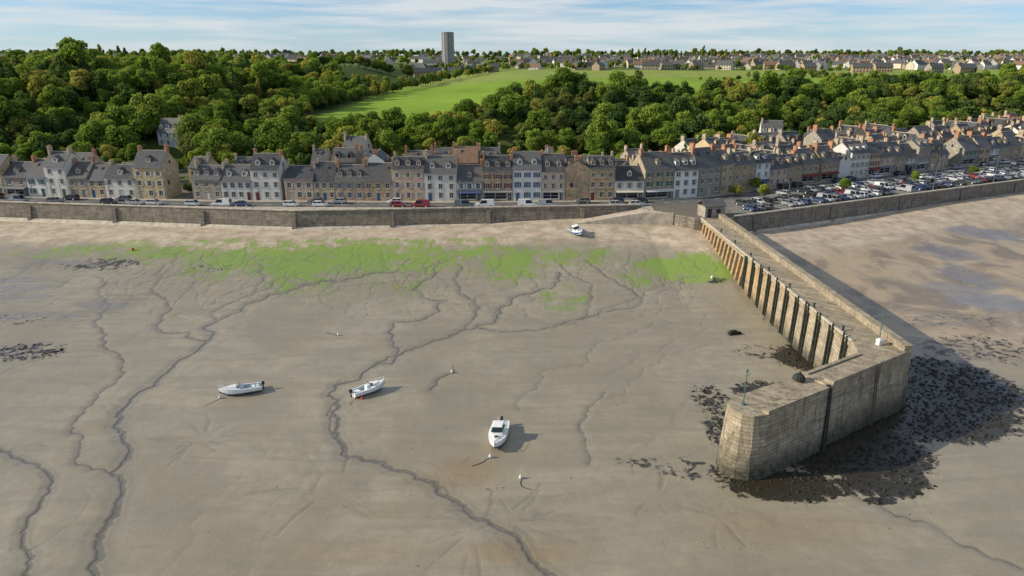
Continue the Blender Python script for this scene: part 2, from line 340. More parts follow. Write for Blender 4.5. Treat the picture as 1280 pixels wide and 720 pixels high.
strip("promenade_pavement",-420,36,lambda x:yw(x)+.5,lambda x:yh(x)-8.2,8.12,PAVE,.13)
strip("road",-420,700,lambda x:yh(x)-8.0,lambda x:yh(x)-1.9,8.004,ASPH)
strip("pavement",-420,700,lambda x:yh(x)-1.9,lambda x:yh(x)+.3,8.12,PAVE,.13)
strip("car_park_surface",55,330,lambda x:yw(x)+3.6,lambda x:yh(x)-8.2,8.004,ASPH2)
strip("lawn_strip",54,420,lambda x:yw(x)+1.4,lambda x:yw(x)+3.3,8.10,GRASS,.1)
strip("lawn_strip",66,300,lambda x:yw(x)+15.0,lambda x:yw(x)+16.2,8.10,GRASS,.1)
mk=MB()
for x in np.arange(-300,420,5.0):
    y0=float(yh(x))-4.9; y1=float(yh(x+2.2))-4.9; mk.face([(x,y0-.07,8.008),(x+2.2,y1-.07,8.008),(x+2.2,y1+.07,8.008),(x,y0+.07,8.008)])
def masonry(name,ca,cb,tide=True,orange=None,zlo=1.5,zhi=5.5):
    k=NB(name); P=k.pos(); s=k.xyz(P)
    cmb=k.n.new('ShaderNodeCombineXYZ'); k.set(cmb.inputs[0],k.math('ADD',s[0],s[1])); k.set(cmb.inputs[1],s[2])
    br=k.n.new('ShaderNodeTexBrick'); k.set(br.inputs['Vector'],cmb.outputs[0]); br.inputs['Scale'].default_value=1
    br.inputs['Brick Width'].default_value=1.1; br.inputs['Row Height'].default_value=.45; br.inputs['Mortar Size'].default_value=.03
    br.inputs['Color1'].default_value=(1,1,1,1); br.inputs['Color2'].default_value=(.62,.62,.62,1); br.inputs['Mortar'].default_value=(.4,.4,.4,1)
    nn=k.noise(P,.5,7,.7); c=k.mix(k.mr(nn,.35,.65),ca,cb)
    c=k.mix(.75,c,br.outputs['Color'],'MULTIPLY')
    st=k.noise(k.mapping(P,(1.4,1.4,.2)),1.,5,.65)
    c=k.mix(k.mr(st,.48,.7,0,.65),c,(.085,.072,.055))
    if orange is not None:
        of=k.math('MULTIPLY',k.mr(k.noise(P,.35,5,.6),.36,.6,.15,.75),k.mr(s[1],orange[0],orange[1]))
        c=k.mix(of,c,(.48,.28,.10))
    if tide:
        hz=k.math('ADD',s[2],k.math('MULTIPLY',k.math('SUBTRACT',k.noise(P,.7,5,.65),.5),3.0))
        c=k.mix(k.mr(hz,zlo,zhi,.92,0),c,k.mix(k.mr(k.noise(P,2,4,.6),.35,.65),(.028,.027,.018),(.11,.10,.07)))
        bd=k.noise(k.mapping(P,(.12,.12,2.2)),1.,3,.5)
        c=k.mix(k.mr(bd,.5,.7,0,.4),c,(.12,.105,.08))
    k.bump(k.math('ADD',k.math('MULTIPLY',br.outputs['Fac'],-.6),k.noise(P,3,5,.7)),.7,.12)
    return k.fin(c,.88)
PIERS=masonry("pier_granite",(.38,.31,.21),(.54,.45,.32),True,None,.2,4.2)
PIERO=masonry("pier_granite_lichen",(.40,.33,.23),(.54,.46,.33),True,(98,128),0,3.2)
PCORE=masonry("pier_recess_shade_stone",(.10,.085,.06),(.17,.15,.11),True,None,1,6)  # recess shade put into the dark stone colour, tide weed lower down
PTOP=masonry("pier_deck_stone",(.36,.295,.20),(.48,.405,.29),False)
SWALL=masonry("seawall_stone",(.24,.205,.155),(.36,.31,.24),True,None,3.0,5.0)
COPE=simple("coping_stone",(.50,.44,.34),.85,.25,.7)
DARKT=simple("tarred_timber",(.03,.036,.026),.7,.5,2)
def wallstrip(name,x0,x1):
    e=empty(name); b=MB(); c=MB(); X=sxs(x0,x1,3)
    for a,q in zip(X[:-1],X[1:]):
        A,B=float(yw(a)),float(yw(q)); za,zb=2.0,2.0
        b.face([(a,A-1.1,za),(q,B-1.1,zb),(q,B,8.1),(a,A,8.1)])
        b.face([(a,A+.5,8.0),(q,B+.5,8.0),(q,B+.5,8.6),(a,A+.5,8.6)]); b.face([(a,A,8.1),(q,B,8.1),(q,B,8.6),(a,A,8.6)])
        for (o0,o1,z0,z1) in [(-.12,.62,8.6,8.85)]:
            c.face([(a,A+o0,z1),(q,B+o0,z1),(q,B+o1,z1),(a,A+o1,z1)]); c.face([(a,A+o0,z0),(q,B+o0,z0),(q,B+o0,z1),(a,A+o0,z1)]); c.face([(q,B+o1,z0),(a,A+o1,z0),(a,A+o1,z1),(q,B+o1,z1)]); c.face([(a,A+o0,z0),(q,B+o0,z0),(q,B+o1,z0),(a,A+o1,z0)])
        c.face([(a,A-2.6,3.2),(q,B-2.6,3.2),(q,B-.7,4.75),(a,A-.7,4.75)])
    for x in np.arange(x0+6,x1,24.0):
        y=float(yw(x)); b.prism([(x-.5,y-1.7),(x+.5,y-1.7),(x+.5,y-.2),(x-.5,y-.2)],[(x-.5,y-.5),(x+.5,y-.5),(x+.5,y-.05),(x-.5,y-.05)],2,8.05)
    b.obj("wall_face",[SWALL],e); c.obj("coping",[COPE],e)
wallstrip("seawall",-420,33); wallstrip("seawall",53,700)
b=MB()
b.face([(33,173,1),(44,161,1),(44,161,8.0),(33,173,8.0)]); b.face([(44,161,1),(53,159.5,1),(53,159.5,8),(44,161,8)])
b.obj("quay_wall",[SWALL])
RAMP=simple("ramp_concrete",(.48,.40,.31),.9,.25,.5)
e=empty("slipway_ramp")
b=MB()
pl=[(32.5,166.2),(39.6,165.6),(33.3,172.5),(32.5,172.4)]
b.prism(pl,None,2,7.9)
b.face([(14,166.4,4.9),(32.5,166.2,7.9),(32.5,171.6,7.9),(14,170.2,4.9)]); b.face([(14,166.4,1),(32.5,166.2,1),(32.5,166.2,7.9),(14,166.4,4.9)]); b.face([(32.5,171.6,1),(14,170.2,1),(14,170.2,4.9),(32.5,171.6,7.9)])
b.obj("ramp",[RAMP],e)
b=MB(); b.face([(14,165.9,1),(32.5,165.7,1),(32.5,165.7,8.3),(14,165.9,5.2)]); b.face([(14,165.9,5.2),(32.5,165.7,8.3),(32.5,166.2,8.3),(14,166.35,5.2)]); b.face([(32.5,166.2,7),(14,166.35,3),(14,166.35,5.2),(32.5,166.2,8.3)])
b.prism([(32.5,165.7),(39.9,165.1),(39.9,165.6),(32.5,166.2)],None,2,8.3)
b.obj("side_wall",[COPE],e)
# ---------------------------------------------------------------- pier
pier=empty("stone_pier")
Y0,Y1=82.0,160.5
xl=lambda y:46.5+(45.4-46.5)*(y-82)/78.
xr=lambda y:52.4+(50.6-52.4)*(y-82)/78.
def seg(b,ya,yb,fa,fb,z0,z1,mi=0,bl=0,br=0,mt=None):
    b.prism([(fa(ya)-bl,ya),(fb(ya)+br,ya),(fb(yb)+br,yb),(fa(yb)-bl,yb)],[(fa(ya),ya),(fb(ya),ya),(fb(yb),yb),(fa(yb),yb)],z0,z1,mi,mt)
b=MB()
seg(b,Y0,Y1,lambda y:xl(y)+2.6,xr,-1,8.0,0,0,.7,1)
seg(b,Y0,Y1,xl,lambda y:xl(y)+2.6,7.15,8.0,0,0,0,1)
b.obj("core_wall",[PIERS,PTOP],pier)
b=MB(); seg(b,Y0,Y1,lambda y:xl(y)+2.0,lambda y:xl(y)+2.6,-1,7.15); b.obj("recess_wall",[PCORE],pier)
b=MB(); seg(b,Y0,Y1,lambda y:xr(y)-1.0,xr,8.0,8.95); seg(b,Y0,Y1,lambda y:xr(y)-1.08,lambda y:xr(y)+.08,8.95,9.12)
b.obj("parapet",[PTOP],pier)
b=MB(); seg(b,Y0+4,Y1,lambda y:xl(y)-.08,lambda y:xl(y)+.35,8.0,8.18); b.obj("edge_kerb",[COPE],pier)
b=MB(); t=MB(); y=Y0+2.5
while y<Y1-1:
    near=y<126; wd_=random.uniform(2.1,2.5) if near else .9; gap=1.7 if near else 1.5
    out=.35 if near else 1.1
    b.prism([(xl(y)-out,y),(xl(y)+2.0,y),(xl(y)+2.0,y+wd_),(xl(y)-out,y+wd_)],[(xl(y)+.02,y),(xl(y)+2.0,y),(xl(y)+2.0,y+wd_),(xl(y)+.02,y+wd_)],-1,7.15)
    if near:
        for q in (.4,1.3): t.cyl((xl(y)-.3+random.uniform(-.08,.08),y+wd_+q-.03,-1),(xl(y)-.16,y+wd_+q,8.2+random.uniform(-.3,.4)),.2,.17,8)
    else: b.prism([(xl(y)+.7,y+wd_),(xl(y)+2.0,y+wd_),(xl(y)+2.0,y+wd_+gap),(xl(y)+.7,y+wd_+gap)],[(xl(y)+1.1,y+wd_),(xl(y)+2.0,y+wd_),(xl(y)+2.0,y+wd_+gap),(xl(y)+1.1,y+wd_+gap)],-1,7.14)
    y+=wd_+gap
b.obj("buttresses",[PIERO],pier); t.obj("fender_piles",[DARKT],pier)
def offs(p,q,d): 
    L=math.hypot(q[0]-p[0],q[1]-p[1]); return (-(q[1]-p[1])/L*d,(q[0]-p[0])/L*d)
b=MB()
top=[(37.6,72.6),(51.4,81.5),(52.6,82.7),(53.0,84.2),(52.5,86.0),(46.3,84.9),(45.5,81.9),(35.6,75.7)]
def batter(ps,d,c0=None):
    r=[]; n=len(ps)
    for i,p in enumerate(ps):
        a=ps[i-1]; c_=ps[(i+1)%n]
        e1=Vector((p[0]-a[0],p[1]-a[1])).normalized(); e2=Vector((c_[0]-p[0],c_[1]-p[1])).normalized()
        nn=(Vector((e1.y,-e1.x))+Vector((e2.y,-e2.x))).normalized(); r.append((p[0]+nn.x*d,p[1]+nn.y*d))
    return r
b.prism(batter(top,.6),top,-1,8.05,0,1)
top2=[(27.8,66.1),(37.2,71.95),(37.5,72.9),(35.5,76.1),(25.2,70.0),(24.3,68.7),(24.4,67.3),(25.2,66.2),(26.4,65.8)]
b.prism(batter(top2,.65),top2,-1,7.85,0,1)
b.obj("arm_wall",[PIERS,PTOP],pier)
b=MB()
def ledge(b,ps,d_in,d_out,z0,z1):
    for a,c_ in zip(ps[:-1],ps[1:]):
        o=offs(a,c_,1); b.prism([(a[0]-o[0]*d_out,a[1]-o[1]*d_out),(c_[0]-o[0]*d_out,c_[1]-o[1]*d_out),(c_[0]+o[0]*d_in,c_[1]+o[1]*d_in),(a[0]+o[0]*d_in,a[1]+o[1]*d_in)],None,z0,z1)
ledge(b,[(38.0,72.86),(51.3,81.43)],1.1,.08,8.05,8.5); ledge(b,[(28.0,66.22),(37.1,71.89)],1.0,.08,7.85,8.25)
ledge(b,[(45.3,81.78),(36.0,75.95)],.45,.05,8.05,8.25)
b.obj("arm_coping",[PTOP],pier)
b=MB()
LAD=simple("rusty_ladder_iron",(.09,.06,.045),.7,.4,4)
for (x,y,z1) in [(45.6,77.7,8.4)]:
    d=Vector((.84,.54,0)); o=Vector((.54,-.84,0))
    for s_ in (-.25,.25):
        p=Vector((x,y,0))+d*s_; b.cyl(p+o*.85+Vector((0,0,-.5)),p+o*.18+Vector((0,0,z1)),.05,.05,6)
    for i in range(22):
        z=.0+i*.37; f=(z+1)/9; q=Vector((x,y,z))+o*(.8*(1-f)+.2*f); b.cyl(q-d*.25,q+d*.25,.03,.03,5)
b.obj("ladders",[LAD],pier)
b=MB(); b.prism([(37.0,70.8),(37.7,71.2),(38.0,72.8),(37.2,72.8)],[(37.2,71.85),(37.7,72.15),(37.8,73.0),(37.3,73.0)],-.9,8.06); b.obj("expansion_joint",[DARKT],pier)
GRN=simple("beacon_green_paint",(.05,.15,.10),.5,.2,3)
WHT=simple("white_paint",(.70,.70,.67),.45,.06,2)
def beacon(x,y,z,h):
    b=MB(); b.cyl((0,0,0),(0,0,.2),.25,.2,10,0); b.cyl((0,0,.2),(0,0,h),.07,.045,8,0); b.cyl((0,0,h),(0,0,h+.28),.12,.12,8,0); b.cyl((0,0,h+.28),(0,0,h+.42),.14,.02,8,0)
    b.cyl((0,0,h-.5),(.45,0,h-.1),.025,.025,5,0)
    b.obj("beacon_mast",[GRN],None,(x,y,z))
beacon(50.2,86.0,8.02,4.0); beacon(26.0,68.4,7.86,4.0)
b=MB(); b.prism([(-.4,-.3),(.4,-.3),(.4,.3),(-.4,.3)],[(-.35,-.25),(.35,-.25),(.35,.25),(-.35,.25)],0,.7); b.prism([(-.5,-.4),(.5,-.4),(.5,.4),(-.5,.4)],[(-.15,-.1),(.15,-.1),(.15,.1),(-.15,.1)],.7,.95)
b.obj("equipment_box",[WHT],None,(49.6,84.8,8.06),.4)
b=MB()
for i in range(4):
    a0=i*.35; a1=(i+1)*.35; b.cyl((0,0,.25+math.sin(a0)*.7),(0,0,.25+math.sin(a1)*.7),.75*math.cos(a0)+.02,.75*math.cos(a1)+.02,12)
b.cyl((0,0,0),(0,0,.25),.5,.5,12); b.cyl((0,-.1,.9),(0,-.1,1.25),.15,.12,8)
b.obj("capstan",[DARKT],None,(34.6,74.4,7.86))
for y in np.arange(90,156,9.5):
    b=MB(); b.cyl((0,0,0),(0,0,.5),.16,.13,8); b.cyl((0,0,.5),(0,0,.66),.24,.2,8); b.obj("mooring_bollard",[DARKT],None,(xl(y)+.7,float(y),8.0))
# ---------------------------------------------------------------- seaweed covered rocks (one mass)
ROCK=simple("seaweed_rock",(.024,.021,.013),.6,.6,1.2)
b=MB()
ii,jj=np.where((weed>.45)&(GY<120))
for _ in range(4200):
    q=random.randrange(len(ii)); x,y=xs[jj[q]]+random.uniform(-.3,.3),ys[ii[q]]+random.uniform(-.3,.3)
    if random.random()>weed[ii[q],jj[q]]: continue
    r=random.uniform(.10,.34)*random.uniform(.6,1.3); n_=6; a0=random.random()*6
    z=float(GZ[ii[q],jj[q]])
    p0=[(x+math.cos(a0+i*math.tau/n_)*r*random.uniform(.7,1.3),y+math.sin(a0+i*math.tau/n_)*r*random.uniform(.6,1.1)) for i in range(n_)]
    p1=[(x+(a-x)*.55,y+(c_-y)*.55) for a,c_ in p0]; b.prism(p0,p1,z-.1,z+r*random.uniform(.2,.5))
b.obj("seaweed_rocks",[ROCK],smooth=False)
# ---------------------------------------------------------------- boats
HULL=simple("boat_gelcoat",(.80,.80,.78),.3,.05,2); BGL=NB("boat_window").fin((.02,.03,.04),.1); BIN=simple("boat_cockpit",(.45,.55,.56),.6,.15,3)
OUTB=simple("outboard_black",(.03,.03,.035),.4,.2,3); BBL=simple("boat_blue",(.05,.12,.3),.4,.1,3); ANTI=simple("antifouling",(.10,.12,.2),.7,.2,3)
def boat(x,y,z,rz,L=6.3,W=2.4,cabin=True,roll=.06,blue=False):
    b=MB(); NS=10; secs=[]
    for i in range(NS+1):
        t=i/NS; hw=W/2*(.86+.14*math.sin(min(1,t*2)*math.pi/2))*(1-max(0,(t-.45)/.55)**2.3); hw=max(hw,.03)
        zg=.95+.4*t*t; zk=0.0+ (max(0,t-.72)/.28)**2*.75; X=-L/2+L*t+(.0)
        zc=zk+(zg-zk)*.35
        secs.append([(X,-hw,zg),(X,-hw*.95,zc+.18),(X,-hw*.78,zc),(X,0,zk),(X,hw*.78,zc),(X,hw*.95,zc+.18),(X,hw,zg)])
    for i in range(NS):
        for j in range(6):
            b.face([secs[i][j],secs[i+1][j],secs[i+1][j+1],secs[i][j+1]],4 if j in(2,3) else (3 if blue and j in (0,5) else 0))
    b.face(secs[0][::-1],0)
    cut=5
    for i in range(NS):
        a,c_=secs[i],secs[i+1]
        def ins(s_,k_,dz): return (s_[0][0],s_[0][1]*k_,s_[0][2]+dz),(s_[6][0],s_[6][1]*k_,s_[6][2]+dz)
        if i>=cut:
            p,q=ins(a,1,.0),ins(c_,1,.0); m0=(a[0][0],0,a[0][2]+.1); m1=(c_[0][0],0,c_[0][2]+.1)
            b.face([p[0],q[0],m1,m0],0); b.face([m0,m1,q[1],p[1]],0)
        else:
            p,q=ins(a,1,0),ins(c_,1,0); pi,qi=ins(a,.82,0),ins(c_,.82,0); pf,qf=ins(a,.8,-.5),ins(c_,.8,-.5)
            b.face([p[0],q[0],qi[0],pi[0]],0); b.face([pi[1],qi[1],q[1],p[1]],0)
            b.face([pi[0],qi[0],qf[0],pf[0]],2); b.face([pf[1],qf[1],qi[1],pi[1]],2); b.face([pf[0],qf[0],qf[1],pf[1]],2)
    xb=-L/2+L*.5
    if cabin:
        c0,c1=(xb-.9,xb+1.0); hw=W*.33
        b.prism([(c0,-hw),(c1,-hw*.85),(c1,hw*.85),(c0,hw)],[(c0,-hw*.93),(c1-.25,-hw*.78),(c1-.25,hw*.78),(c0,hw*.93)],.5,1.55,0)
        b.prism([(c0+.05,-hw*.95),(c1-.2,-hw*.8),(c1-.2,hw*.8),(c0+.05,hw*.95)],[(c0+.1,-hw*.85),(c1-.65,-hw*.72),(c1-.65,hw*.72),(c0+.1,hw*.85)],1.55,2.05,1)
        b.prism([(c0-.15,-hw*.95),(c1-.55,-hw*.8),(c1-.55,hw*.8),(c0-.15,hw*.95)],[(c0-.1,-hw*.85),(c1-.65,-hw*.7),(c1-.65,hw*.7),(c0-.1,hw*.85)],2.05,2.17,0)
        b.prism([(c1,-hw*.6),(c1+1.1,-hw*.35),(c1+1.1,hw*.35),(c1,hw*.6)],[(c1,-hw*.5),(c1+.9,-hw*.25),(c1+.9,hw*.25),(c1,hw*.5)],1.05,1.42,0)
        b.box(c1+.35,c1+.8,-.22,.22,1.42,1.46,1)
        b.cyl((c0+.3,0,2.17),(c0+.2,0,2.9),.025,.02,5,0)
    else:
        b.prism([(xb-.5,-.45),(xb+.25,-.45),(xb+.25,.45),(xb-.5,.45)],[(xb-.4,-.35),(xb+.1,-.4),(xb+.1,.4),(xb-.4,.35)],.45,1.35,0)
        b.face([(xb+.3,-.6,1.1),(xb+.3,.6,1.1),(xb,.5,1.75),(xb,-.5,1.75)],1)
        b.prism([(xb+.4,-.75),(xb+1.7,-.4),(xb+1.7,.4),(xb+.4,.75)],[(xb+.5,-.6),(xb+1.5,-.3),(xb+1.5,.3),(xb+.5,.6)],1.0,1.4,0)
    b.box(-L/2+.3,-L/2+.75,-W*.36,W*.36,.45,.85,2); b.box(xb-1.9,xb-1.4,-.5,.5,.45,.9,0)
    b.prism([(-L/2-.4,-.16),(-L/2-.02,-.16),(-L/2-.02,.16),(-L/2-.4,.16)],[(-L/2-.46,-.13),(-L/2-.05,-.13),(-L/2-.05,.13),(-L/2-.46,.13)],.9,1.35,5)
    b.box(-L/2-.3,-L/2-.12,-.07,.07,.2,.9,5)
    for s_ in (-1,1):
        pr=None
        for i in (6,7,8,9,10):
            q=Vector((secs[i][0][0]-.05,secs[i][0][1]*.9*s_,secs[i][0][2])); qt=q+Vector((0,0,.42)); b.cyl(q,qt,.02,.02,5,0)
            if pr is not None: b.cyl(pr,qt,.02,.02,5,0)
            pr=qt
    o=b.obj("motor_boat",[HULL,BGL,BIN,BBL,ANTI,OUTB],None,(x,y,z)); o.rotation_euler=(roll,0,rz); return o
x,y=site(623,556); boat(x,y+1.3,-.12,math.radians(-97),6.3,2.4,True,.05)
x,y=site(461,492); boat(x,y+.4,-.12,math.radians(38),5.0,2.1,False,-.08)
x,y=site(300,493); boat(x,y+.4,-.12,math.radians(202),5.6,2.2,False,.08)
x,y=site(722,292); boat(x,y,float(zs(x,y))-.1,math.radians(-75),6.5,2.5,True,.3,True)
RED=simple("buoy_red",(.6,.06,.03),.5,.1,3); BLK=simple("buoy_white",(.7,.7,.66),.5,.1,3)
def buoy(u,v,m,r=.24):
    x,y=site(u,v); b=MB()
    for i in range(6):
        a0=-math.pi/2+i*math.pi/6; a1=a0+math.pi/6; b.cyl((0,0,r+r*math.sin(a0)),(0,0,r+r*math.sin(a1)),max(.01,r*math.cos(a0)),max(.01,r*math.cos(a1)),12)
    b.cyl((0,0,2*r-.02),(0,0,2*r+.16),.05,.05,6)
    pts=[(0,0)]; a=random.uniform(0,6)
    for i in range(7): a+=random.gauss(0,.4); pts.append((pts[-1][0]+math.cos(a)*.4,pts[-1][1]+math.sin(a)*.4))
    for p,q in zip(pts[:-1],pts[1:]): b.cyl((*p,.05),(*q,.05),.035,.035,5,1)
    b.obj("mooring_buoy",[m,DARKT],None,(x,y,float(zs(x,y))-.03),0,True)
for u,v,m in [(453,499,RED),(423,419,BLK),(613,572,BLK),(565,466,BLK),(275,498,BLK),(166,313,RED),(651,598,BLK),(890,348,BLK),(1000,500,BLK)]: buoy(u,v,m,.22 if v>400 else .33)
b=MB(); b.prism([(-.9,-.6),(.9,-.5),(1.0,.5),(-.8,.6)],[(-.6,-.4),(.7,-.3),(.6,.4),(-.5,.3)],0,.7); b.prism([(.9,-.3),(1.7,-.2),(1.6,.4),(1.0,.4)],[(1.0,-.1),(1.4,-.1),(1.4,.2),(1.1,.2)],0,.4)
x,y=site(916,418); b.obj("mooring_block",[ROCK],None,(x,y,0),.2)
# ---------------------------------------------------------------- houses
def stone(name,a,b_,sc_=1.2):
    k=NB(name); P=k.pos(); c=k.mix(k.mr(k.noise(P,sc_,6,.7),.32,.68),a,b_); v=k.vor(P,2.2,'Color')
    c=k.mix(.22,c,v,'OVERLAY'); rn=k.n.new('ShaderNodeObjectInfo').outputs['Random']; c=k.mix(k.mr(rn,0,1,.0,.3,False),c,(.30,.225,.14))
    return k.fin(c,.9)
W_ST=[stone("granite_wall",(.29,.235,.165),(.5,.41,.29)),stone("brown_stone_wall",(.32,.23,.14),(.54,.41,.26)),stone("grey_stone_wall",(.24,.215,.18),(.42,.38,.31)),stone("golden_stone_wall",(.38,.29,.17),(.6,.48,.3))]
W_PL=[stone("cream_render",(.62,.55,.41),(.74,.67,.53),.4),stone("white_render",(.72,.71,.66),(.83,.82,.77),.4),stone("ochre_render",(.54,.41,.23),(.64,.5,.31),.4),stone("pink_render",(.58,.42,.31),(.66,.5,.38),.4)]
def slate(name,a,b_):
    k=NB(name); O=k.objc(); s=k.xyz(O); cmb=k.n.new('ShaderNodeCombineXYZ'); k.set(cmb.inputs[0],s[0]); k.set(cmb.inputs[1],k.math('ADD',s[2],s[1]))
    br=k.n.new('ShaderNodeTexBrick'); k.set(br.inputs['Vector'],cmb.outputs[0]); br.inputs['Scale'].default_value=1; br.inputs['Brick Width'].default_value=.5; br.inputs['Row Height'].default_value=.42; br.inputs['Mortar Size'].default_value=.02
    br.inputs['Color1'].default_value=(1,1,1,1); br.inputs['Color2'].default_value=(.65,.65,.65,1); br.inputs['Mortar'].default_value=(.4,.4,.4,1)
    rn=k.n.new('ShaderNodeObjectInfo').outputs['Random']; P=k.pos()
    c=k.mix(rn,a,b_); c=k.mix(k.mr(k.noise(P,.8,6,.7),.42,.7,0,.6),c,(.17,.15,.10)); c=k.mix(.8,c,br.outputs['Color'],'MULTIPLY')
    return k.fin(c,.5)
SLATE=slate("slate_roof",(.055,.061,.073),(.15,.15,.15)); TILE=slate("clay_tile_roof",(.24,.13,.075),(.3,.18,.11))
GLASS=NB("window_glass").fin((.025,.03,.036),.12); FRAME=simple("window_frame_white",(.72,.72,.69),.5,.05,2)
TRIM=simple("granite_trim",(.52,.46,.36),.85,.2,2); CHIM=simple("chimney_brick",(.42,.22,.12),.9,.35,2); CHST=simple("chimney_stone",(.42,.35,.25),.9,.3,2); POT=simple("chimney_pot",(.45,.2,.10),.8,.2,3)
SHU=[simple("shutter_"+n_,c_,.6,.1,3) for n_,c_ in [("blue",(.06,.14,.28)),("green",(.06,.17,.12)),("white",(.65,.65,.62)),("red",(.2,.05,.04)),("grey",(.25,.27,.28)),("cream",(.5,.46,.36))]]
AWN=[simple("awning_"+n_,c_,.8,.08,3) for n_,c_ in [("blue",(.06,.09,.2)),("red",(.22,.05,.04)),("cream",(.6,.55,.42)),("white",(.65,.64,.6)),("grey",(.2,.2,.2)),("green",(.05,.13,.08))]]
ZINC=simple("zinc_gutter",(.25,.26,.27),.5,.1,3)
def holewall(b,g,fr,x0,x1,z0,z1,holes,y,depth,sgn=-1,detail=True):
    X=sorted({x0,x1}|{h[0] for h in holes}|{h[1] for h in holes}); Z=sorted({z0,z1}|{h[2] for h in holes}|{h[3] for h in holes})
    for a,c in zip(X[:-1],X[1:]):
        for d,e in zip(Z[:-1],Z[1:]):
            if c-a<1e-4 or e-d<1e-4: continue
            mx_,mz=(a+c)/2,(d+e)/2
            if any(h[0]<mx_<h[1] and h[2]<mz<h[3] for h in holes): continue
            b.face([(a,y,d),(c,y,d),(c,y,e),(a,y,e)])
    for h in holes:
        a,c,d,e=h[:4]; yi=y-sgn*depth
        b.face([(a,y,d),(a,yi,d),(a,yi,e),(a,y,e)]); b.face([(c,yi,d),(c,y,d),(c,y,e),(c,yi,e)]); b.face([(a,y,e),(a,yi,e),(c,yi,e),(c,y,e)]); b.face([(a,yi,d),(a,y,d),(c,y,d),(c,yi,d)])
        g.face([(a,yi,d),(c,yi,d),(c,yi,e),(a,yi,e)])
        if detail:
            ya,yb=sorted((yi+sgn*.07,yi+sgn*.01)); t=.09
            fr.box(a,a+t,ya,yb,d,e); fr.box(c-t,c,ya,yb,d,e); fr.box(a+t,c-t,ya,yb,e-t,e); fr.box(a+t,c-t,ya,yb,d,d+t)
            m=(a+c)/2; fr.box(m-.04,m+.04,ya,yb,d+t,e-t)
            if e-d>1.2: fr.box(a+t,m-.04,ya+.01,yb-.01,(d+e)/2-.02,(d+e)/2+.03); fr.box(m+.04,c-t,ya+.01,yb-.01,(d+e)/2-.02,(d+e)/2+.03)
def house(name,x,y,z,rz,w,d,st,wallm,roofm,detail=2,hip=False,steep=1.0,shop=False,dorm=None):
    e=empty(name,(x,y,z),rz); R=random
    fh=R.uniform(2.35,2.75); he=fh*st+R.uniform(.1,.8); rise=d/2*R.uniform(.62,.98)*steep; hr=he+rise
    wb,g,fr,rf,tr,chb,sh_,pt=MB(),MB(),MB(),MB(),MB(),MB(),MB(),MB()
    hw=w/2; nc=max(1,int(round(w/R.uniform(2.2,3.1)))); ww=R.uniform(.85,1.15); holes=[]; doors=[]
    dc=R.randrange(nc)
    for f in range(st):
        for c in range(nc):
            cx_=-hw+w*(c+.5)/nc
            if f==0:
                if shop: continue
                if c==dc: doors.append(cx_); holes.append((cx_-.5,cx_+.5,0.0,2.2)); continue
            hgt=1.4 if f<2 else 1.2; z0=f*fh+.85
            if z0+hgt>he-.15: hgt=he-.15-z0
            if hgt>.5: holes.append((cx_-ww/2,cx_+ww/2,z0,z0+hgt))
    if shop:
        holes.append((-hw+.4,hw-1.7,.45,2.2)); holes.append((hw-1.4,hw-.4,0.0,2.2))
    holewall(wb,g,fr,-hw,hw,-2.5,he,holes,0,.2,-1,detail>=2)
    bh=[]
    for f in range(st):
        for c in range(nc):
            if R.random()<.7: cx_=-hw+w*(c+.5)/nc; bh.append((cx_-.45,cx_+.45,f*fh+.95,f*fh+2.1))
    holewall(wb,g,fr,-hw,hw,-2.5,he,bh,d,.15,1,False)
    for s_ in (-1,1):
        X=hw*s_; wb.face([(X,0,-2.5),(X,d,-2.5),(X,d,he),(X,d/2,hr-.12),(X,0,he)][::s_])
        if R.random()<.5:
            zz=he+.3; X2=X+.03*s_; g.face([(X2,d/2-.4,zz),(X2,d/2+.4,zz),(X2,d/2+.4,zz+1.),(X2,d/2-.4,zz+1.)]); 
            X3=X+.015*s_; tr.face([(X3,d/2-.52,zz-.12),(X3,d/2+.52,zz-.12),(X3,d/2+.52,zz+1.12),(X3,d/2-.52,zz+1.12)])
        if R.random()<.45:
            zz=fh+.9;X2=X+.03*s_; q=d*R.uniform(.25,.65); g.face([(X2,q-.4,zz),(X2,q+.4,zz),(X2,q+.4,zz+1.2),(X2,q-.4,zz+1.2)])
            X3=X+.015*s_; tr.face([(X3,q-.52,zz-.12),(X3,q+.52,zz-.12),(X3,q+.52,zz+1.32),(X3,q-.52,zz+1.32)])
    if detail>=2:
        for h in holes:
            a,c,z0,z1=h
            if z0>.2: tr.box(a-.1,c+.1,-.1,-.002,z0-.16,z0)
            tr.box(a-.12,c+.12,-.05,-.002,z1,z1+.14)
            if wallm in W_PL: tr.box(a-.16,a,-.04,-.002,z0,z1); tr.box(c,c+.16,-.04,-.002,z0,z1)
        tr.box(-hw,hw,-.14,-.002,he-.2,he-.02)
    tk=.14; oy=.3; s=(hr-he)/(d/2)
    for sg in (0,1):
        y0=-oy if sg==0 else d+oy; zb=he-oy*s; ym=d/2
        a=[(-hw,y0,zb),(hw,y0,zb),(hw,ym,hr),(-hw,ym,hr)]; rf.face(a); rf.face([(p[0],p[1],p[2]+tk) for p in a])
        rf.face([(-hw,y0,zb),(hw,y0,zb),(hw,y0,zb+tk),(-hw,y0,zb+tk)])
        for X in(-hw,hw): rf.face([(X,y0,zb),(X,ym,hr),(X,ym,hr+tk),(X,y0,zb+tk)])
    tr.box(-hw,hw,d/2-.12,d/2+.12,hr+tk-.05,hr+tk+.08)
    zt=MB()
    if detail>=2: zt.box(-hw+.02,hw-.02,-oy-.12,-oy-.01,he-oy*s-.02,he-oy*s+.1); zt.box(hw-.16,hw-.06,-.26,-.16,0,he-.25)
    nd=dorm if dorm is not None else R.choice([0,1,2,2,3] if w>6 else [0,1,1,2])
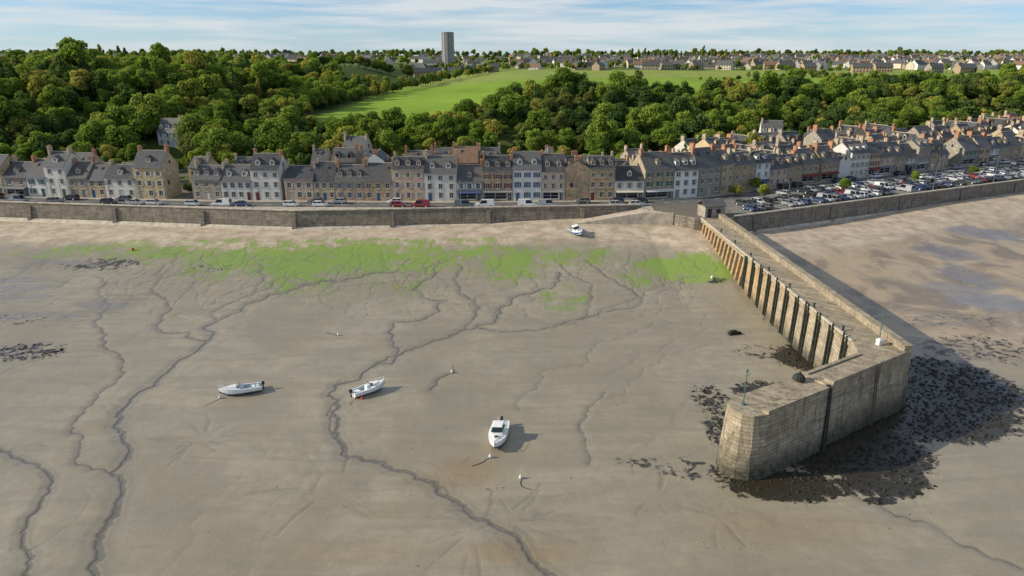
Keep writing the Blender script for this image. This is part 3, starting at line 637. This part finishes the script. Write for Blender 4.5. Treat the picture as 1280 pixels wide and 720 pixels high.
    for i in range(nd):
        cx_=-hw+w*(i+.5)/nd; dw=.6; y0=d*.12; z0=he+y0*s+tk; z1=z0+1.2; ye=(z1-he-tk)/s
        if ye>d/2-.1: ye=d/2-.1
        wb.face([(cx_-dw,y0,z0-.3),(cx_-dw,ye,z1),(cx_-dw,y0,z1)]); wb.face([(cx_+dw,y0,z0-.3),(cx_+dw,y0,z1),(cx_+dw,ye,z1)])
        holewall(wb,g,fr,cx_-dw,cx_+dw,z0-.3,z1,[(cx_-dw+.16,cx_+dw-.16,z0+.05,z1-.1)],y0,.1,-1,detail>=2)
        zr=z1+.5; yr=min(d/2-.05,(zr-he-tk)/s)
        wb.face([(cx_-dw,y0,z1),(cx_+dw,y0,z1),(cx_,y0,zr)])
        for q in(-1,1): rf.face([(cx_+q*(dw+.14),y0-.15,z1-.12),(cx_+q*(dw+.14),ye,z1-.12),(cx_,yr,zr+.04),(cx_,y0-.15,zr+.04)])
    if nd==0:
        for i in range(R.randint(1,3)):
            cx_=R.uniform(-hw+.8,hw-.8); q0=d*R.uniform(.25,.33); q1=q0+.7
            g.face([(cx_-.35,q0,he+q0*s+tk+.05+.01*i),(cx_+.35,q0,he+q0*s+tk+.05+.01*i),(cx_+.35,q1,he+q1*s+tk+.05+.01*i),(cx_-.35,q1,he+q1*s+tk+.05+.01*i)])
    for s_ in (-1,1):
        if R.random()<.78:
            cl=R.uniform(.8,1.8); yc=d/2+R.uniform(-.6,.6); X0,X1=(hw-.62,hw-.04) if s_>0 else (-hw+.04,-hw+.62)
            top_=hr+R.uniform(.7,1.5); chb.box(X0,X1,yc-cl/2,yc+cl/2,he,top_); chb.box(X0-.05,X1+.03,yc-cl/2-.06,yc+cl/2+.06,top_,top_+.14)
            for i in range(int(cl/.38)):
                yy=yc-cl/2+.25+i*.38; pt.cyl(((X0+X1)/2,yy,top_+.14),((X0+X1)/2,yy,top_+.45),.11,.09,6)
    for cx_ in doors: sh_.box(cx_-.44,cx_+.44,.1,.16,0.02,1.98)
    if detail>=2 and R.random()<.4 and ww+.9<w/nc:
        for h in holes:
            if h[2]>.5: sh_.box(h[0]-.46,h[0]-.02,-.075,-.055,h[2],h[3]); sh_.box(h[1]+.02,h[1]+.46,-.075,-.055,h[2],h[3])
    shm=R.choice(SHU)
    wb.obj("walls",[wallm],e); g.obj("windows",[GLASS],e); rf.obj("roof",[roofm],e); tr.obj("trim",[TRIM],e)
    if fr.f: fr.obj("window_frames",[FRAME],e)
    if chb.f: chb.obj("chimneys",[R.choice([CHIM,CHIM,CHST,CHST])],e)
    if pt.f: pt.obj("chimney_pots",[POT],e)
    if sh_.f: sh_.obj("door_and_shutters",[shm],e)
    if zt.f: zt.obj("gutter",[ZINC],e)
    if shop:
        a=MB(); am=R.choice(AWN); a.box(-hw+.2,hw-.2,-.15,-.06,2.36,2.7)
        o_=R.uniform(.8,1.4)
        if R.random()<.55: a.face([(-hw+.3,-.16,2.65),(hw-.3,-.16,2.65),(hw-.3,-o_,2.3),(-hw+.3,-o_,2.3)]); a.face([(-hw+.3,-o_,2.3),(hw-.3,-o_,2.3),(hw-.3,-o_,2.1),(-hw+.3,-o_,2.1)])
        a.obj("shop_awning",[am],e)
    return e
def hrow(off,x0,x1,prob=1.0,detail=2,wr=(4.6,9.0),dr=(7,9.5),stf=None,p_pl=.3,gap=.02,jit=0,pg=.22):
    x=x0
    while x<x1:
        w=random.uniform(*wr); ang=math.atan2(float(yh(x+1)-yh(x)),1.0)
        nx_=x+w*math.cos(ang); cx_=(x+nx_)/2; cy_=float(yh(x)+yh(nx_))/2+off; ang=math.atan2(float(yh(nx_)-yh(x)),nx_-x)
        if random.random()<(prob if not callable(prob) else prob(cx_)):
            d=random.uniform(*dr); st=stf(cx_); jy=random.uniform(0,jit)
            pp=p_pl(cx_) if callable(p_pl) else p_pl
            wm=random.choice([W_PL[1]]*3+W_PL) if random.random()<pp else random.choice(W_ST)
            nm="rendered_house" if wm in W_PL else "stone_house"
            zz=float(H(cx_,cy_+2)) if off>5 else 8.12
            dt=detail if cx_<230 else 1
            rz=ang; px,py=cx_-math.sin(ang)*jy,cy_+math.cos(ang)*jy
            if random.random()<(pg if off>5 else (.2 if cx_>50 else .08)) and w<8:
                dd=w-.1; dep=9.0; px2=px-math.cos(ang)*dd/2; py2=py-math.sin(ang)*dd/2
                px2+=-math.sin(ang)*dep/2; py2+=math.cos(ang)*dep/2
                house(nm,px2,py2,zz,rz-math.pi/2,dep,dd,st,wm,SLATE,dt)
            else: house(nm,px,py,zz,rz,w-gap,d,st,wm,SLATE if random.random()<.96 else TILE,dt,shop=(off<1 and random.random()<(.55 if cx_>-20 else .1)))
        x=nx_+ (0 if off<1 and random.random()<.9 else random.choice([0,0,1.0,2.5]))
def st1(x): return random.choice([2,2,2,2,3]) if x<-40 or x>70 else random.choice([2,3,3])
hrow(0,-230,430,.97,2,stf=st1,p_pl=lambda x:.22 if x<-60 else (.5 if x<60 else .5))
hrow(13.0,-220,430,lambda x:.55 if x<-60 else .92,1,stf=lambda x:random.choice([2,2,3]) if x>-60 else random.choice([1,1,2]),jit=2.5)
hrow(24.5,-70,430,.75,1,stf=lambda x:random.choice([2,2,3]) if x>60 else random.choice([1,2]),jit=3)
hrow(35.5,60,430,.6,1,stf=lambda x:random.choice([2,2]),jit=4,p_pl=.45,pg=.4)
for (x,y) in [(-124,250),(98,262),(-52,226)]:
    house("villa",x,y,float(H(x,y)),-.2,8,7,2,W_PL[1],SLATE,2,steep=1.5)
e=empty("harbour_hut",(48.5,163.5,8.02),.25); b=MB(); b.box(-2.6,2.6,-1.8,1.8,0,2.6); b.obj("walls",[W_ST[2]],e)
b=MB()
for q in(-1,1): b.prism([(-2.9,0),(2.9,0),(2.9,q*2.2),(-2.9,q*2.2)],None,0,.14)
b.v=[(x,y,z+2.55+(1.3*(1-abs(y)/2.2))) for x,y,z in b.v]; b.obj("roof",[SLATE],e)
b=MB(); b.box(-1.9,-.9,-1.86,-1.8,.02,2.1); b.box(.4,1.5,-1.86,-1.8,1,1.9); b.obj("door_and_window",[GLASS],e)
# ---------------------------------------------------------------- cars
k=NB("car_paint"); oi=k.n.new('ShaderNodeObjectInfo'); CP=k.fin(oi.outputs['Color'],.28); k.b.inputs['Coat Weight'].default_value=.5
CGL=NB("car_glass").fin((.015,.018,.022),.06); TYR=simple("car_tyre",(.02,.02,.02),.8,.2,3); LMP=NB("car_lamp_red").fin((.35,.02,.02),.3); HLM=NB("car_headlamp").fin((.7,.7,.7),.2)
def carmesh(kind):
    b=MB()
    if kind=='van': L,Wd,prof=4.9,1.9,[(-2.45,.95),(-2.4,1.05),(1.2,1.05),(1.75,1.0),(2.4,.85),(2.45,.6)]; gh=[(-2.38,-2.3),(1.55,.85)]; zr=1.95
    elif kind=='sedan': L,Wd,prof=4.5,1.78,[(-2.25,.8),(-2.2,.95),(-1.4,.98),(.7,.95),(2.0,.78),(2.25,.6)]; gh=[(-1.75,-1.1),(.85,.15)]; zr=1.43
    else: L,Wd,prof=4.0,1.74,[(-2.0,.8),(-1.97,.98),(-1.2,1.0),(.75,.98),(1.75,.82),(2.0,.6)]; gh=[(-1.92,-1.6),(1.0,.35)]; zr=1.5
    hw=Wd/2; sec=[]
    for i,(x,z) in enumerate(prof):
        k_=.9 if i in(0,len(prof)-1) else 1.0
        sec.append([(x,-hw*k_*.96,.28),(x,-hw*k_,.6 if z>.62 else .5),(x,-hw*k_*.93,z),(x,hw*k_*.93,z),(x,hw*k_,.6 if z>.62 else .5),(x,hw*k_*.96,.28)])
    for a,c in zip(sec[:-1],sec[1:]):
        for j in range(5): b.face([a[j],c[j],c[j+1],a[j+1]],0)
        b.face([a[5],c[5],c[0],a[0]],2)
    b.face(sec[0],0); b.face(sec[-1][::-1],0)
    (xb0,xt0),(xb1,xt1)=gh; zb=.93; w0,w1=hw*.9,hw*.72
    B=[(xb0,-w0,zb),(xb1,-w0,zb),(xb1,w0,zb),(xb0,w0,zb)]; T=[(xt0,-w1,zr-.06),(xt1,-w1,zr-.06),(xt1,w1,zr-.06),(xt0,w1,zr-.06)]
    for i in range(4): b.face([B[i],B[(i+1)%4],T[(i+1)%4],T[i]],1)
    T2=[(xt0+.12,-w1*.88,zr),(xt1-.15,-w1*.88,zr),(xt1-.15,w1*.88,zr),(xt0+.12,w1*.88,zr)]
    for i in range(4): b.face([T[i],T[(i+1)%4],T2[(i+1)%4],T2[i]],0)
    b.face(T2,0)
    mid=(xb0+xb1)/2
    for s_ in(-1,1):
        for (p,q) in [((xb0,zb),(xt0,zr-.06)),((mid-.1,zb),(mid-.15,zr-.06)),((xb1,zb),(xt1,zr-.06))]:
            b.cyl((p[0],s_*(w0+.005),p[1]),(q[0],s_*(w1+.005),q[1]),.05,.045,5,0)
        if kind=='van': b.face([(xb0+.1,s_*(w0+.02),zb+.02),(mid-.1,s_*(w0+.02),zb+.02),(mid-.15,s_*(w1+.03),zr-.1),(xt0+.1,s_*(w1+.03),zr-.1)],0)
        b.box(xb1-.25,xb1-.1,s_*hw if s_>0 else -hw-.14,s_*hw+.14 if s_>0 else -hw,.95,1.08,0)
        for x in(-L*.3,L*.31):
            b.cyl((x,s_*(hw-.2),.31),(x,s_*(hw+.015),.31),.32,.32,14,2); b.cyl((x,s_*(hw+.015),.31),(x,s_*(hw+.03),.31),.19,.17,10,4)
        b.box(-L/2-.01,-L/2+.06,s_*hw*.62-.16,s_*hw*.62+.16,.66,.82,3); b.box(L/2-.1,L/2+.01,s_*hw*.62-.2,s_*hw*.62+.2,.56,.7,4)
    return b.mesh("car_"+kind,[CP,CGL,TYR,LMP,HLM])
CM=[carmesh('hatch'),carmesh('sedan'),carmesh('hatch'),carmesh('van')]
CC=[(.5,.5,.5),(.68,.68,.66),(.68,.68,.66),(.03,.03,.035),(.03,.03,.035),(.06,.065,.07),(.06,.065,.07),(.12,.13,.14),(.12,.13,.14),(.25,.26,.27),(.35,.36,.37),(.35,.36,.37),(.05,.08,.16),(.02,.05,.13),(.25,.03,.03),(.2,.19,.15)]
def car(x,y,z,rz):
    m=random.choices(CM,[4,3,4,1.0])[0]; o=bpy.data.objects.new("parked_van" if m==CM[3] else "parked_car",m); COL.objects.link(o)
    o.location=(x,y,z); o.rotation_euler=(0,0,rz+random.gauss(0,.02)); o.color=(*random.choice(CC),1)
def ang(f,x): return math.atan2(float(f(x+1)-f(x-1)),2.0)
x=-200.0
while x<38:
    if random.random()<.62: car(x,float(yh(x))-7.1,8.01,ang(yh,x)+(math.pi if random.random()<.3 else 0))
    x+=random.choice([5.2,5.4,5.8,7.5])
x=-200.0
while x<60:
    if random.random()<.3: car(x,float(yh(x))-2.9,8.01,ang(yh,x)+math.pi)
    x+=random.choice([5.3,6,9])
for off,fl in [(6.6,0),(12.3,1),(18.9,0),(24.4,1)]:
    x=60.0 if off<15 else 76.0
    while x<236:
        yy=float(yw(x))+off; a=ang(yw,x)
        if yy<float(yh(x))-9.5:
            if random.random()<.8: car(x,yy,8.01,a+math.pi/2+(math.pi if random.random()<.4 else 0))
            for q in (-1.3,):
                px,py=x+q*math.cos(a),yy+q*math.sin(a); c_,s_=-math.sin(a),math.cos(a)
                mk.face([(px-c_*2.3-.06,py-s_*2.3,8.008),(px-c_*2.3+.06,py-s_*2.3,8.008),(px+c_*2.3+.06,py+s_*2.3,8.008),(px+c_*2.3-.06,py+s_*2.3,8.008)])
        x+=2.7*math.cos(a)
x=75.0
while x<330:
    if random.random()<.6: car(x,float(yh(x))-2.9,8.01,ang(yh,x))
    x+=5.2
mk.obj("road_marking",[PAINT])
STL=simple("lamp_post_steel",(.16,.18,.18),.5,.1,2)
lm=MB(); lm.cyl((0,0,0),(0,0,.5),.16,.12,8); lm.cyl((0,0,.5),(0,0,6.6),.085,.055,8); lm.cyl((0,0,6.6),(0,.5,7.0),.05,.04,6); lm.cyl((0,.5,7.0),(0,1.3,7.1),.04,.04,6); lm.prism([(-.14,1.1),(.14,1.1),(.1,1.8),(-.1,1.8)],None,7.02,7.14)
lmm=lm.mesh("street_lamp",[STL])
for x in list(np.arange(-195,35,26.0))+list(np.arange(70,300,26.0)):
    o=bpy.data.objects.new("street_lamp",lmm); COL.objects.link(o); o.location=(x,float(yw(x))+(1.1 if x<40 else 3.45),8.1); o.rotation_euler=(0,0,ang(yw,x))
# ---------------------------------------------------------------- trees
def leafmat(name,a,b_,c2):
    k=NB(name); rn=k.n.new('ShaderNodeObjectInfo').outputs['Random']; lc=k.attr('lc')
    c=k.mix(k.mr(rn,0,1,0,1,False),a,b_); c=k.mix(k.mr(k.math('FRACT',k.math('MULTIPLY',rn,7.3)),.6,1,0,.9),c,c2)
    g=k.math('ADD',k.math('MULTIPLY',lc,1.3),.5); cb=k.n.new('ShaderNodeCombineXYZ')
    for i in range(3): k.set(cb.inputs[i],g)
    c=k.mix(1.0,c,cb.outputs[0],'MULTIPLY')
    k.fin(c,.8); k.b.inputs['Specular IOR Level'].default_value=.15
    tr_=k.n.new('ShaderNodeBsdfTranslucent'); k.set(tr_.inputs[0],k.mix(1.0,c,(1.3,1.35,.6),'MULTIPLY')); ms=k.n.new('ShaderNodeMixShader'); ms.inputs[0].default_value=.35
    k.t.links.new(k.b.outputs[0],ms.inputs[1]); k.t.links.new(tr_.outputs[0],ms.inputs[2]); k.t.links.new(ms.outputs[0],k.n['Material Output'].inputs[0]); return k.m
LEAF=leafmat("foliage",(.12,.185,.026),(.19,.25,.038),(.30,.265,.06)); LEAFD=leafmat("foliage_dark",(.055,.10,.026),(.10,.15,.034),(.15,.16,.04))
BARK=simple("bark",(.09,.07,.05),.9,.3,3)
def treemesh(name,seed,h,rad,nleaf,lm_,lobes=11,narrow=False,lsize=.5):
    r=np.random.default_rng(seed); b=MB()
    th=h*.5; b.cyl((0,0,-.8),(0,0,th*.5),.03*h,.024*h,7,0); b.cyl((0,0,th*.5),(.1*r.normal(),.1*r.normal(),h*.75),.024*h,.01*h,6,0)
    C_=[];Rr=[]
    for i in range(lobes):
        if narrow: zz=h*(.2+.72*i/lobes); rr=rad*(.55+.45*math.sin(math.pi*(i+.7)/lobes)); a=r.uniform(0,6.28); C_.append((math.cos(a)*rad*.25,math.sin(a)*rad*.25,zz)); Rr.append((rr*.8,rr*.8,h*.11))
        else:
            a=r.uniform(0,6.28); q=r.uniform(.15,.7)*rad; zz=h*r.uniform(.34,.84); q*=1-.55*max(0,(zz/h-.55)/.3)
            C_.append((math.cos(a)*q,math.sin(a)*q,zz)); s_=rad*r.uniform(.24,.46); Rr.append((s_,s_*r.uniform(.8,1.2),s_*r.uniform(.65,1.0)))
            b.cyl((0,0,th*r.uniform(.4,.9)),tuple(C_[-1]),.011*h,.004*h,5,0)
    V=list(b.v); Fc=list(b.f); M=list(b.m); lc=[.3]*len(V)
    vol=np.array([x[0]*x[1] for x in Rr]); pr=vol/vol.sum(); which=r.choice(lobes,nleaf,p=pr)
    lob_t=r.uniform(.25,1.,lobes)
    dirs=r.normal(size=(nleaf,3)); dirs/=np.linalg.norm(dirs,axis=1)[:,None]; dirs[:,2]=np.where(dirs[:,2]<-.45,-dirs[:,2],dirs[:,2])
    Ca=np.array(C_)[which]; Ra=np.array(Rr)[which]; rr=r.uniform(.7,1.2,nleaf)**.8
    P=Ca+dirs*Ra*rr[:,None]; Nn=dirs+r.normal(size=(nleaf,3))*.5; Nn/=np.linalg.norm(Nn,axis=1)[:,None]
    up=r.normal(size=(nleaf,3)); T=np.cross(Nn,up); T/=np.linalg.norm(T,axis=1)[:,None]; Bt=np.cross(Nn,T); sz=r.uniform(.45,1.1,nleaf)*lsize
    base=len(V); q=[]
    for sx,sy in((-1,-.6),(.9,-.8),(1,.7),(-.7,1)): q.append(P+T*(sx*sz*.5)[:,None]+Bt*(sy*sz*.5)[:,None])
    Q=np.stack(q,1).reshape(-1,3); V.extend(map(tuple,Q.tolist()))
    Fc.extend([(base+4*i,base+4*i+1,base+4*i+2,base+4*i+3) for i in range(nleaf)]); M.extend([1]*nleaf)
    l=.4*lob_t[which]+.25*r.uniform(0,1,nleaf)+.35*np.clip((P[:,2]/h-.3)/.6,0,1); l*=np.clip((rr-.7)/.25,.4,1)  # random leaf tone plus painted light: brighter upwards, darker inside the crown
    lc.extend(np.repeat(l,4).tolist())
    for c_,rd in zip(C_,Rr):
        i0=len(V); nu,nv_=7,4
        for a in range(nv_+1):
            ph=-math.pi/2+math.pi*a/nv_
            for d_ in range(nu):
                t=math.tau*d_/nu; j=r.uniform(.55,.8); V.append((c_[0]+rd[0]*j*math.cos(ph)*math.cos(t),c_[1]+rd[1]*j*math.cos(ph)*math.sin(t),c_[2]+rd[2]*j*math.sin(ph))); lc.append(.1)  # dark core tone paints the shade inside the crown
        for a in range(nv_):
            for d_ in range(nu): Fc.append((i0+a*nu+d_,i0+a*nu+(d_+1)%nu,i0+(a+1)*nu+(d_+1)%nu,i0+(a+1)*nu+d_)); M.append(1)
    me=bpy.data.meshes.new(name); me.from_pydata(V,[],Fc); me.materials.append(BARK); me.materials.append(lm_)
    me.polygons.foreach_set('material_index',M); at=me.attributes.new('lc','FLOAT','POINT'); at.data.foreach_set('value',np.array(lc,dtype=np.float32)); me.update(); return me
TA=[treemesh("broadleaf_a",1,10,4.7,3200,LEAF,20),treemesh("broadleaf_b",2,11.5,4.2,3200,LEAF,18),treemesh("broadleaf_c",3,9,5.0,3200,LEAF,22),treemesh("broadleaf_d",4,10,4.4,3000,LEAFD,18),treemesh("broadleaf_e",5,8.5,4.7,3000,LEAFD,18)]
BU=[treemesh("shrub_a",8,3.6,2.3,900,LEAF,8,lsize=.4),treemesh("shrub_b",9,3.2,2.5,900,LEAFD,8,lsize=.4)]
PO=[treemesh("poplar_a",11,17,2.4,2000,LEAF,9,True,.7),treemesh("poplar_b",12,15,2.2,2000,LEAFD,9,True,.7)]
def place(nm,meshes,x,y,s,parent,dz=-.3,sz=None,wts=None):
    m=random.choices(meshes,wts)[0]; o=bpy.data.objects.new(nm,m); COL.objects.link(o); o.parent=parent
    o.location=(x,y,float(H(x,y))+dz); o.rotation_euler=(random.gauss(0,.05),random.gauss(0,.05),random.uniform(0,6.28)); o.scale=(s*random.uniform(.85,1.15),s*random.uniform(.85,1.15),(sz or s)*random.uniform(.82,1.22)); return o
wood=empty("hillside_woodland"); cnt=0
sp=6.2
for gx in np.arange(-470,760,sp):
    for gs in np.arange(37,520,sp):
        x=gx+random.uniform(-.5,.5)*sp; s_=gs+random.uniform(-.5,.5)*sp; y=float(yh(x))+s_
        if x>-92:
            lim=128 if x>-30 else 88
            if x>-30 and x<0: lim=88+40*(x+30)/30
            if s_>lim: continue
        else:
            if s_>170 and random.random()<.45: continue
            if s_>320: continue
        if abs(x+124)<7 and -16<y-250<5: continue
        if abs(x)/y>1.15: continue
        patch=float(fbm(x/28,y/28,77)); p2=float(fbm(x/45,y/45,123))
        dark=1.2 if x>-20 else .4
        wts=[1,1,1,dark*2.6*(1 if p2>.47 else .15),dark*2.6*(1 if p2>.47 else .15)]
        if patch>.61 and s_<115 or (x<-60 and patch<.38 and s_<150): 
            if random.random()<.8: place("shrub",BU,x,y,random.uniform(.9,2.0),wood)
            continue
        sc_=random.uniform(.55,1.2)*(1.12 if x<-92 else 1)*(0.72 if s_<46 else 1)
        if random.random()<.08: sc_*=1.4
        if x>-10 and s_>95: sc_*=1.15
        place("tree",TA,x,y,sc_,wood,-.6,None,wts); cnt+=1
        if x<-60 and s_>100 and random.random()<.05: place("poplar",PO,x+3,y,random.uniform(.6,.85),wood,0)
print("trees",cnt)
hed=empty("distant_hedgerow_trees")
def hedge(x0,y0,x1,y1,sp,pr,s0,s1,kind=TA):
    L=math.hypot(x1-x0,y1-y0); n_=int(L/sp)
    for i in range(n_):
        if random.random()<pr:
            t=(i+random.uniform(-.4,.4))/n_; place("tree",kind,x0+(x1-x0)*t,y0+(y1-y0)*t+random.uniform(-5,5),random.uniform(s0,s1),hed)
hedge(-100,330,-60,640,7,.9,.6,1.0); hedge(-60,640,-20,800,8,.8,.7,1.1)
hedge(-120,790,150,815,8,.75,.6,1.1); hedge(150,800,420,700,8,.55,.5,.9); hedge(420,700,640,640,8,.7,.6,1.0); hedge(300,420,560,540,6,.85,.4,.7)
hedge(150,560,330,600,6,.8,.3,.6); hedge(240,470,300,800,8,.45,.4,.8); hedge(-200,900,900,880,8,.65,.6,1.2); hedge(-700,560,-90,700,7,.9,1.0,1.5)
hedge(-1200,1100,1600,1050,12,.6,.7,1.2); hedge(-1500,1500,2200,1450,12,.8,1.0,1.7); hedge(-1700,1900,2800,1850,13,.9,1.2,2.0); hedge(-2500,2600,3600,2500,18,.95,1.6,2.6)
hedge(-580,700,-540,690,7,.9,.9,1.1,PO); hedge(-470,800,-410,790,7,.9,1.0,1.3,PO); hedge(190,1250,370,1230,7,.9,1.0,1.25,PO); hedge(50,1200,120,1190,8,.9,.9,1.1,PO)
for _ in range(520):
    y=random.uniform(820,1500); x=random.uniform(-.8,.95)*y; place("tree",TA,x,y,random.uniform(.45,1.0),hed)
for _ in range(150):
    x=random.uniform(-190,330); s_=random.uniform(10.5,38); place("garden_shrub",BU,x,float(yh(x))+s_,random.uniform(.6,1.3),hed)
for x,o_ in [(62,24),(70,27),(96,16),(124,15.5),(150,16),(178,15.5),(205,16),(68,15)]:
    t_=place("street_tree",TA[:3],x,float(yw(x))+o_,.42,None,-.1)
# ---------------------------------------------------------------- plateau village
def vhouse(x,y,rz,w,d,he,wm,rm):
    b=MB(); hr=he+d*.42; hw=w/2
    b.box(-hw,hw,0,d,-2,he,0)
    for X,s_ in((-hw,-1),(hw,1)): b.face([(X,0,he),(X,d,he),(X,d/2,hr)],0)
    for y0 in(-.4,d+.4): b.face([(-hw-.3,y0,he-.35),(hw+.3,y0,he-.35),(hw+.3,d/2,hr+.1),(-hw-.3,d/2,hr+.1)],1)
    for q in(-hw+.5,hw-.5): b.box(q-.35,q+.35,d/2-.5,d/2+.5,he,hr+1.1,3)
    n_=max(2,int(w/2.6))
    for f in range(max(1,int(he/2.8))):
        for i in range(n_): cx_=-hw+w*(i+.5)/n_; b.box(cx_-.5,cx_+.5,-.05,-.003,f*2.8+.9,f*2.8+2.2,2)
    b.obj("village_house",[wm,rm,GLASS,CHST],None,(x,y,float(H(x,y))-.2),rz)
RR=[SLATE,SLATE,SLATE,TILE]
for _ in range(640):
    y=random.uniform(790,1420); x=random.uniform(.0,.86)*y
    if random.random()<.18: x=random.uniform(-.75,0)*y
    vhouse(x,y,random.uniform(-.6,.6)+random.choice([0,0,1.57]),random.uniform(10,19),random.uniform(8,11),random.choice([3.2,5.6,5.6]),random.choice([W_PL[1],W_PL[1],W_PL[0],W_ST[0]]),random.choice(RR))
for x,y,w_ in [(-84,760,20),(-62,770,14),(-40,765,16),(-20,780,12),(-110,775,11),(-95,740,12),(150,780,16),(170,785,12),(300,720,14),(345,705,18),(370,712,16),(410,690,14),(440,690,20),(600,640,24)]:
    vhouse(x,y,random.uniform(-.3,.3),w_,9,5.6,W_ST[random.randrange(3)],SLATE)
x,y=-93,1050; z_=float(H(x,y)); e=empty("water_tower",(x,y,z_)); ht=CZ+31-z_
CONC=simple("tower_concrete",(.26,.27,.29),.8,.15,.3)
b=MB(); b.prism([(8.5*math.cos(i*math.tau/24),8.5*math.sin(i*math.tau/24)) for i in range(24)],None,-2,ht)
b.prism([(8.9*math.cos(i*math.tau/24),8.9*math.sin(i*math.tau/24)) for i in range(24)],None,ht,ht+1.2); b.obj("shaft",[CONC],e)
b=MB()
for i in range(12):
    a=i*math.tau/12; b.prism([(8.45*math.cos(a-.04),8.45*math.sin(a-.04)),(9.0*math.cos(a-.03),9.0*math.sin(a-.03)),(9.0*math.cos(a+.03),9.0*math.sin(a+.03)),(8.45*math.cos(a+.04),8.45*math.sin(a+.04))],None,-2,ht-.1)
b.obj("ribs",[COPE],e)
